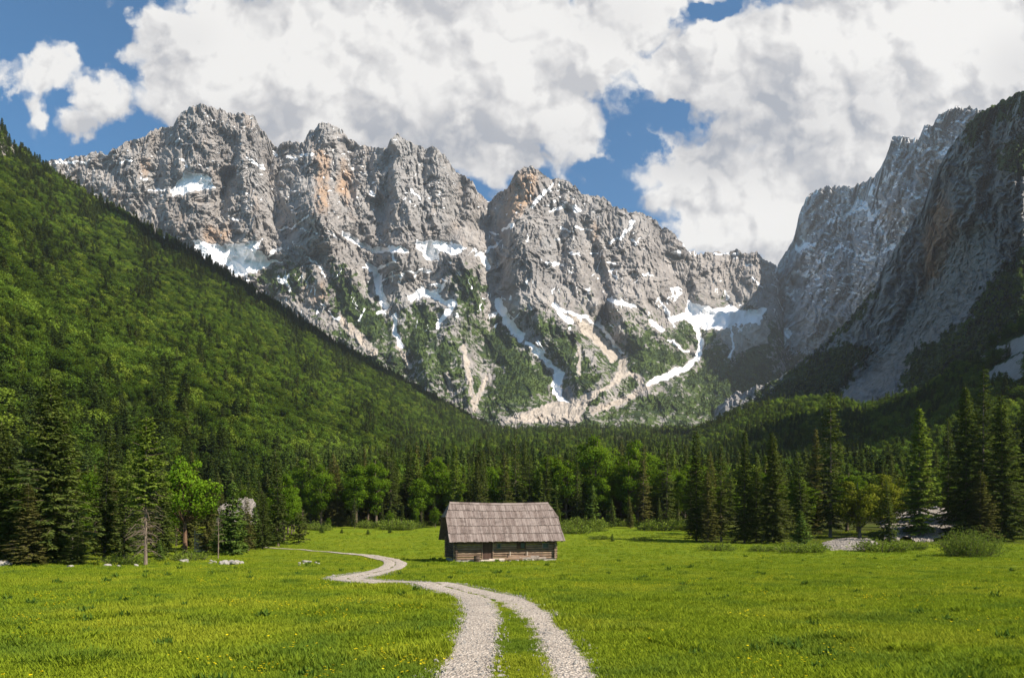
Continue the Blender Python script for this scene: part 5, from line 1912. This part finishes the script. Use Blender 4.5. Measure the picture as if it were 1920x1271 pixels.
def build_grass():
    x, y = meadow_points(150000, 7.5, 150, 1.35)
    x2, y2 = meadow_points(60000, 8, 110, 1.2, -900, 2800)
    o2 = (np.abs(x2 / y2 * F) > 1020)
    x, y = np.concatenate([x, x2[o2]]), np.concatenate([y, y2[o2]])
    keep = ~ruts(x, y)
    hx, hy = x - at(855, 1053).x, y - at(855, 1053).y
    c, s = math.cos(HUT_RZ), math.sin(HUT_RZ)
    lx, ly = hx * c + hy * s, -hx * s + hy * c
    keep &= ~((lx > -.2) & (lx < 10.7) & (ly > -.2) & (ly < 5.4)) & ~((lx > 1.2) & (lx < 10) & (ly > -1.15) & (ly < 0) & (RNG.random(len(x)) < .85))
    x, y = x[keep], y[keep]
    big = sstep(.15, .6, fbm(x / 2.2, y / 2.2, 91.0, 3))
    idx = RNG.choice(4, len(x), p=[.38, .28, .28, .06])
    idx = np.where((big > .5) & (RNG.random(len(x)) < .25), 3, idx)
    sc = RNG.uniform(.7, 1.25, len(x)) * (1 + .45 * big) * (1 + y / 140) * .70
    o = path_off(x, y)
    mid = np.abs(o) < 1.35
    sc = np.where(mid, sc * .5, sc)
    rot = np.stack([RNG.normal(0, .1, len(x)), RNG.normal(0, .1, len(x)), RNG.uniform(0, 6.28, len(x))], 1)
    scatter('grass', np.stack([x, y, ground_z(x, y)], 1), np.stack([sc * 1.5, sc * 1.5, sc], 1), rot, idx, grass_coll, 'short green meadow grass on both sides of the track', 'grass')
    x, y = meadow_points(16000, 8, 110, 0.7)
    pr = sstep(.05, .65, fbm(x / 6, y / 6, 95.0, 3) + .3 * fbm(x / 1.6, y / 1.6, 97.0, 2))
    keep = (np.abs(path_off(x, y)) > 1.4) & (RNG.random(len(x)) < (pr * .22 + .01) * (.35 + .65 * sstep(9, 20, y)))
    x, y = x[keep], y[keep]
    k = len(x)
    sc = np.repeat((RNG.uniform(.7, 1.2, k) * (1 + y / 60))[:, None], 3, 1)
    sc[:, 2] = RNG.uniform(.7, 1.2, k) * (1 + y / 150)
    scatter('flowers', np.stack([x, y, ground_z(x, y)], 1), sc, np.stack([RNG.normal(0, .1, k), RNG.normal(0, .1, k), RNG.uniform(0, 6.28, k)], 1),
            RNG.integers(0, 3, k), flower_coll, 'yellow buttercups scattered in patches through the meadow', 'flowers')
    # broad-leaved weeds standing darker in the turf
    x, y = meadow_points(520, 9, 80, 0.6)
    keep = (np.abs(path_off(x, y)) > 1.6) & (RNG.random(len(x)) < sstep(-.05, .5, fbm(x / 5, y / 5, 99.0, 3)) + .05)
    x, y = x[keep], y[keep]
    k = len(x)
    scatter('weeds', np.stack([x, y, ground_z(x, y)], 1), np.repeat(RNG.uniform(.4, .95, k)[:, None], 3, 1) * (1 + y[:, None] / 90), np.stack([np.zeros(k), np.zeros(k), RNG.uniform(0, 6.28, k)], 1),
            RNG.integers(0, 3, k), weed_coll, 'dark broad leaved weeds dotted through the meadow grass', 'weeds')
    # loose stones in the wheel ruts
    n = 16000
    i = (RNG.random(n) ** 1.8 * len(PATH) * .42).astype(int)
    T = nrm(np.gradient(PATH, axis=0))
    Nn = np.stack([T[:, 1], -T[:, 0]], 1)
    off = np.where(RNG.random(n) < .5, RNG.normal(-.8, .36, n), RNG.normal(.9, .36, n))
    edge = RNG.random(n) < .28
    off = np.where(edge, np.where(RNG.random(n) < .5, RNG.normal(-1.3, .1, n), np.where(RNG.random(n) < .6, RNG.normal(1.36, .12, n), RNG.normal(-.34, .07, n))), off)
    ok = ~((off > -.24) & (off < .5) & (RNG.random(n) < .9))
    i, off, edge = i[ok], off[ok], edge[ok]
    n = len(i)
    p = PATH[i] + Nn[i] * off[:, None] + RNG.normal(0, .1, (n, 2))
    sz = np.clip(RNG.lognormal(-4.35, .5, n), .005, .06) * np.where(edge, 1.5, 1.0)
    scatter('gravel_stones', np.column_stack([p, ground_z(p[:, 0], p[:, 1]) + .014 + .0010 * p[:, 1]]), np.repeat(sz[:, None], 3, 1),
            RNG.uniform(0, 6.28, (n, 3)), RNG.integers(0, 4, n), peb_coll, 'loose pale gravel stones in the wheel ruts of the track', 'gravel')


build_grass()


# ---------------------------------------------------------------- unseen cumulus added only to cast shade on the right slope and left ridge
def shade_cumulus(alt, lumps):
    import bmesh
    bm = bmesh.new()
    for (px, py, y, r) in lumps:                                    # each billow stands between the sun and this place
        x = (px - 960) / F * y
        z = (HOR - py) / F * y + CAMZ
        c = Vector((x, y, z)) + sun_dir * ((alt - z) / sun_dir.z)
        tmp = bmesh.ops.create_icosphere(bm, subdivisions=4, radius=1.0)
        for v in tmp['verts']:
            q = v.co.copy()
            nz = float(fbm(np.array(q.x * 1.5 + x), np.array(q.y * 1.5 + y), np.array(q.z * 1.5), 4))
            q *= r * (1 + .28 * nz)
            q.z *= .6 if q.z > 0 else .25
            v.co = c + q
    me = bpy.data.meshes.new('cloud')
    bm.to_mesh(me)
    bm.free()
    me.materials.append(M['cloud'])
    o = bpy.data.objects.new('cloud', me)
    COL.objects.link(o)
    tag(o, kind='structure')


M['cloud'] = simple_mat('white_shade_cloud', (0.8, 0.8, 0.8), 1.0)
shade_cumulus(1760, [(1640, 840, 430, 80), (1560, 830, 560, 80), (1700, 800, 480, 70)])
shade_cumulus(1800, [(250, 440, 930, 55), (350, 505, 980, 75), (440, 560, 1040, 80), (540, 625, 1110, 85), (650, 685, 1210, 90), (760, 735, 1330, 95), (860, 775, 1420, 80)])


def build_haze():
    b = MB()
    b.box((-3600, -700, -40), (3600, 4200, 1640), 0)
    m, k, out = mat_new('valley_air')
    v = k.n('ShaderNodeVolumePrincipled')
    v.inputs['Color'].default_value = (0.86, 0.92, 1.0, 1)
    v.inputs['Density'].default_value = HAZE
    v.inputs['Anisotropy'].default_value = 0.2
    t = m.node_tree
    t.links.new(v.outputs[0], out.inputs['Volume'])
    o = b.build('haze', m)
    tag(o, 'thin pale blue air filling the valley', 'haze', kind='stuff')


HAZE = 4.2e-5
S.cycles.volume_bounces = 0
build_haze()
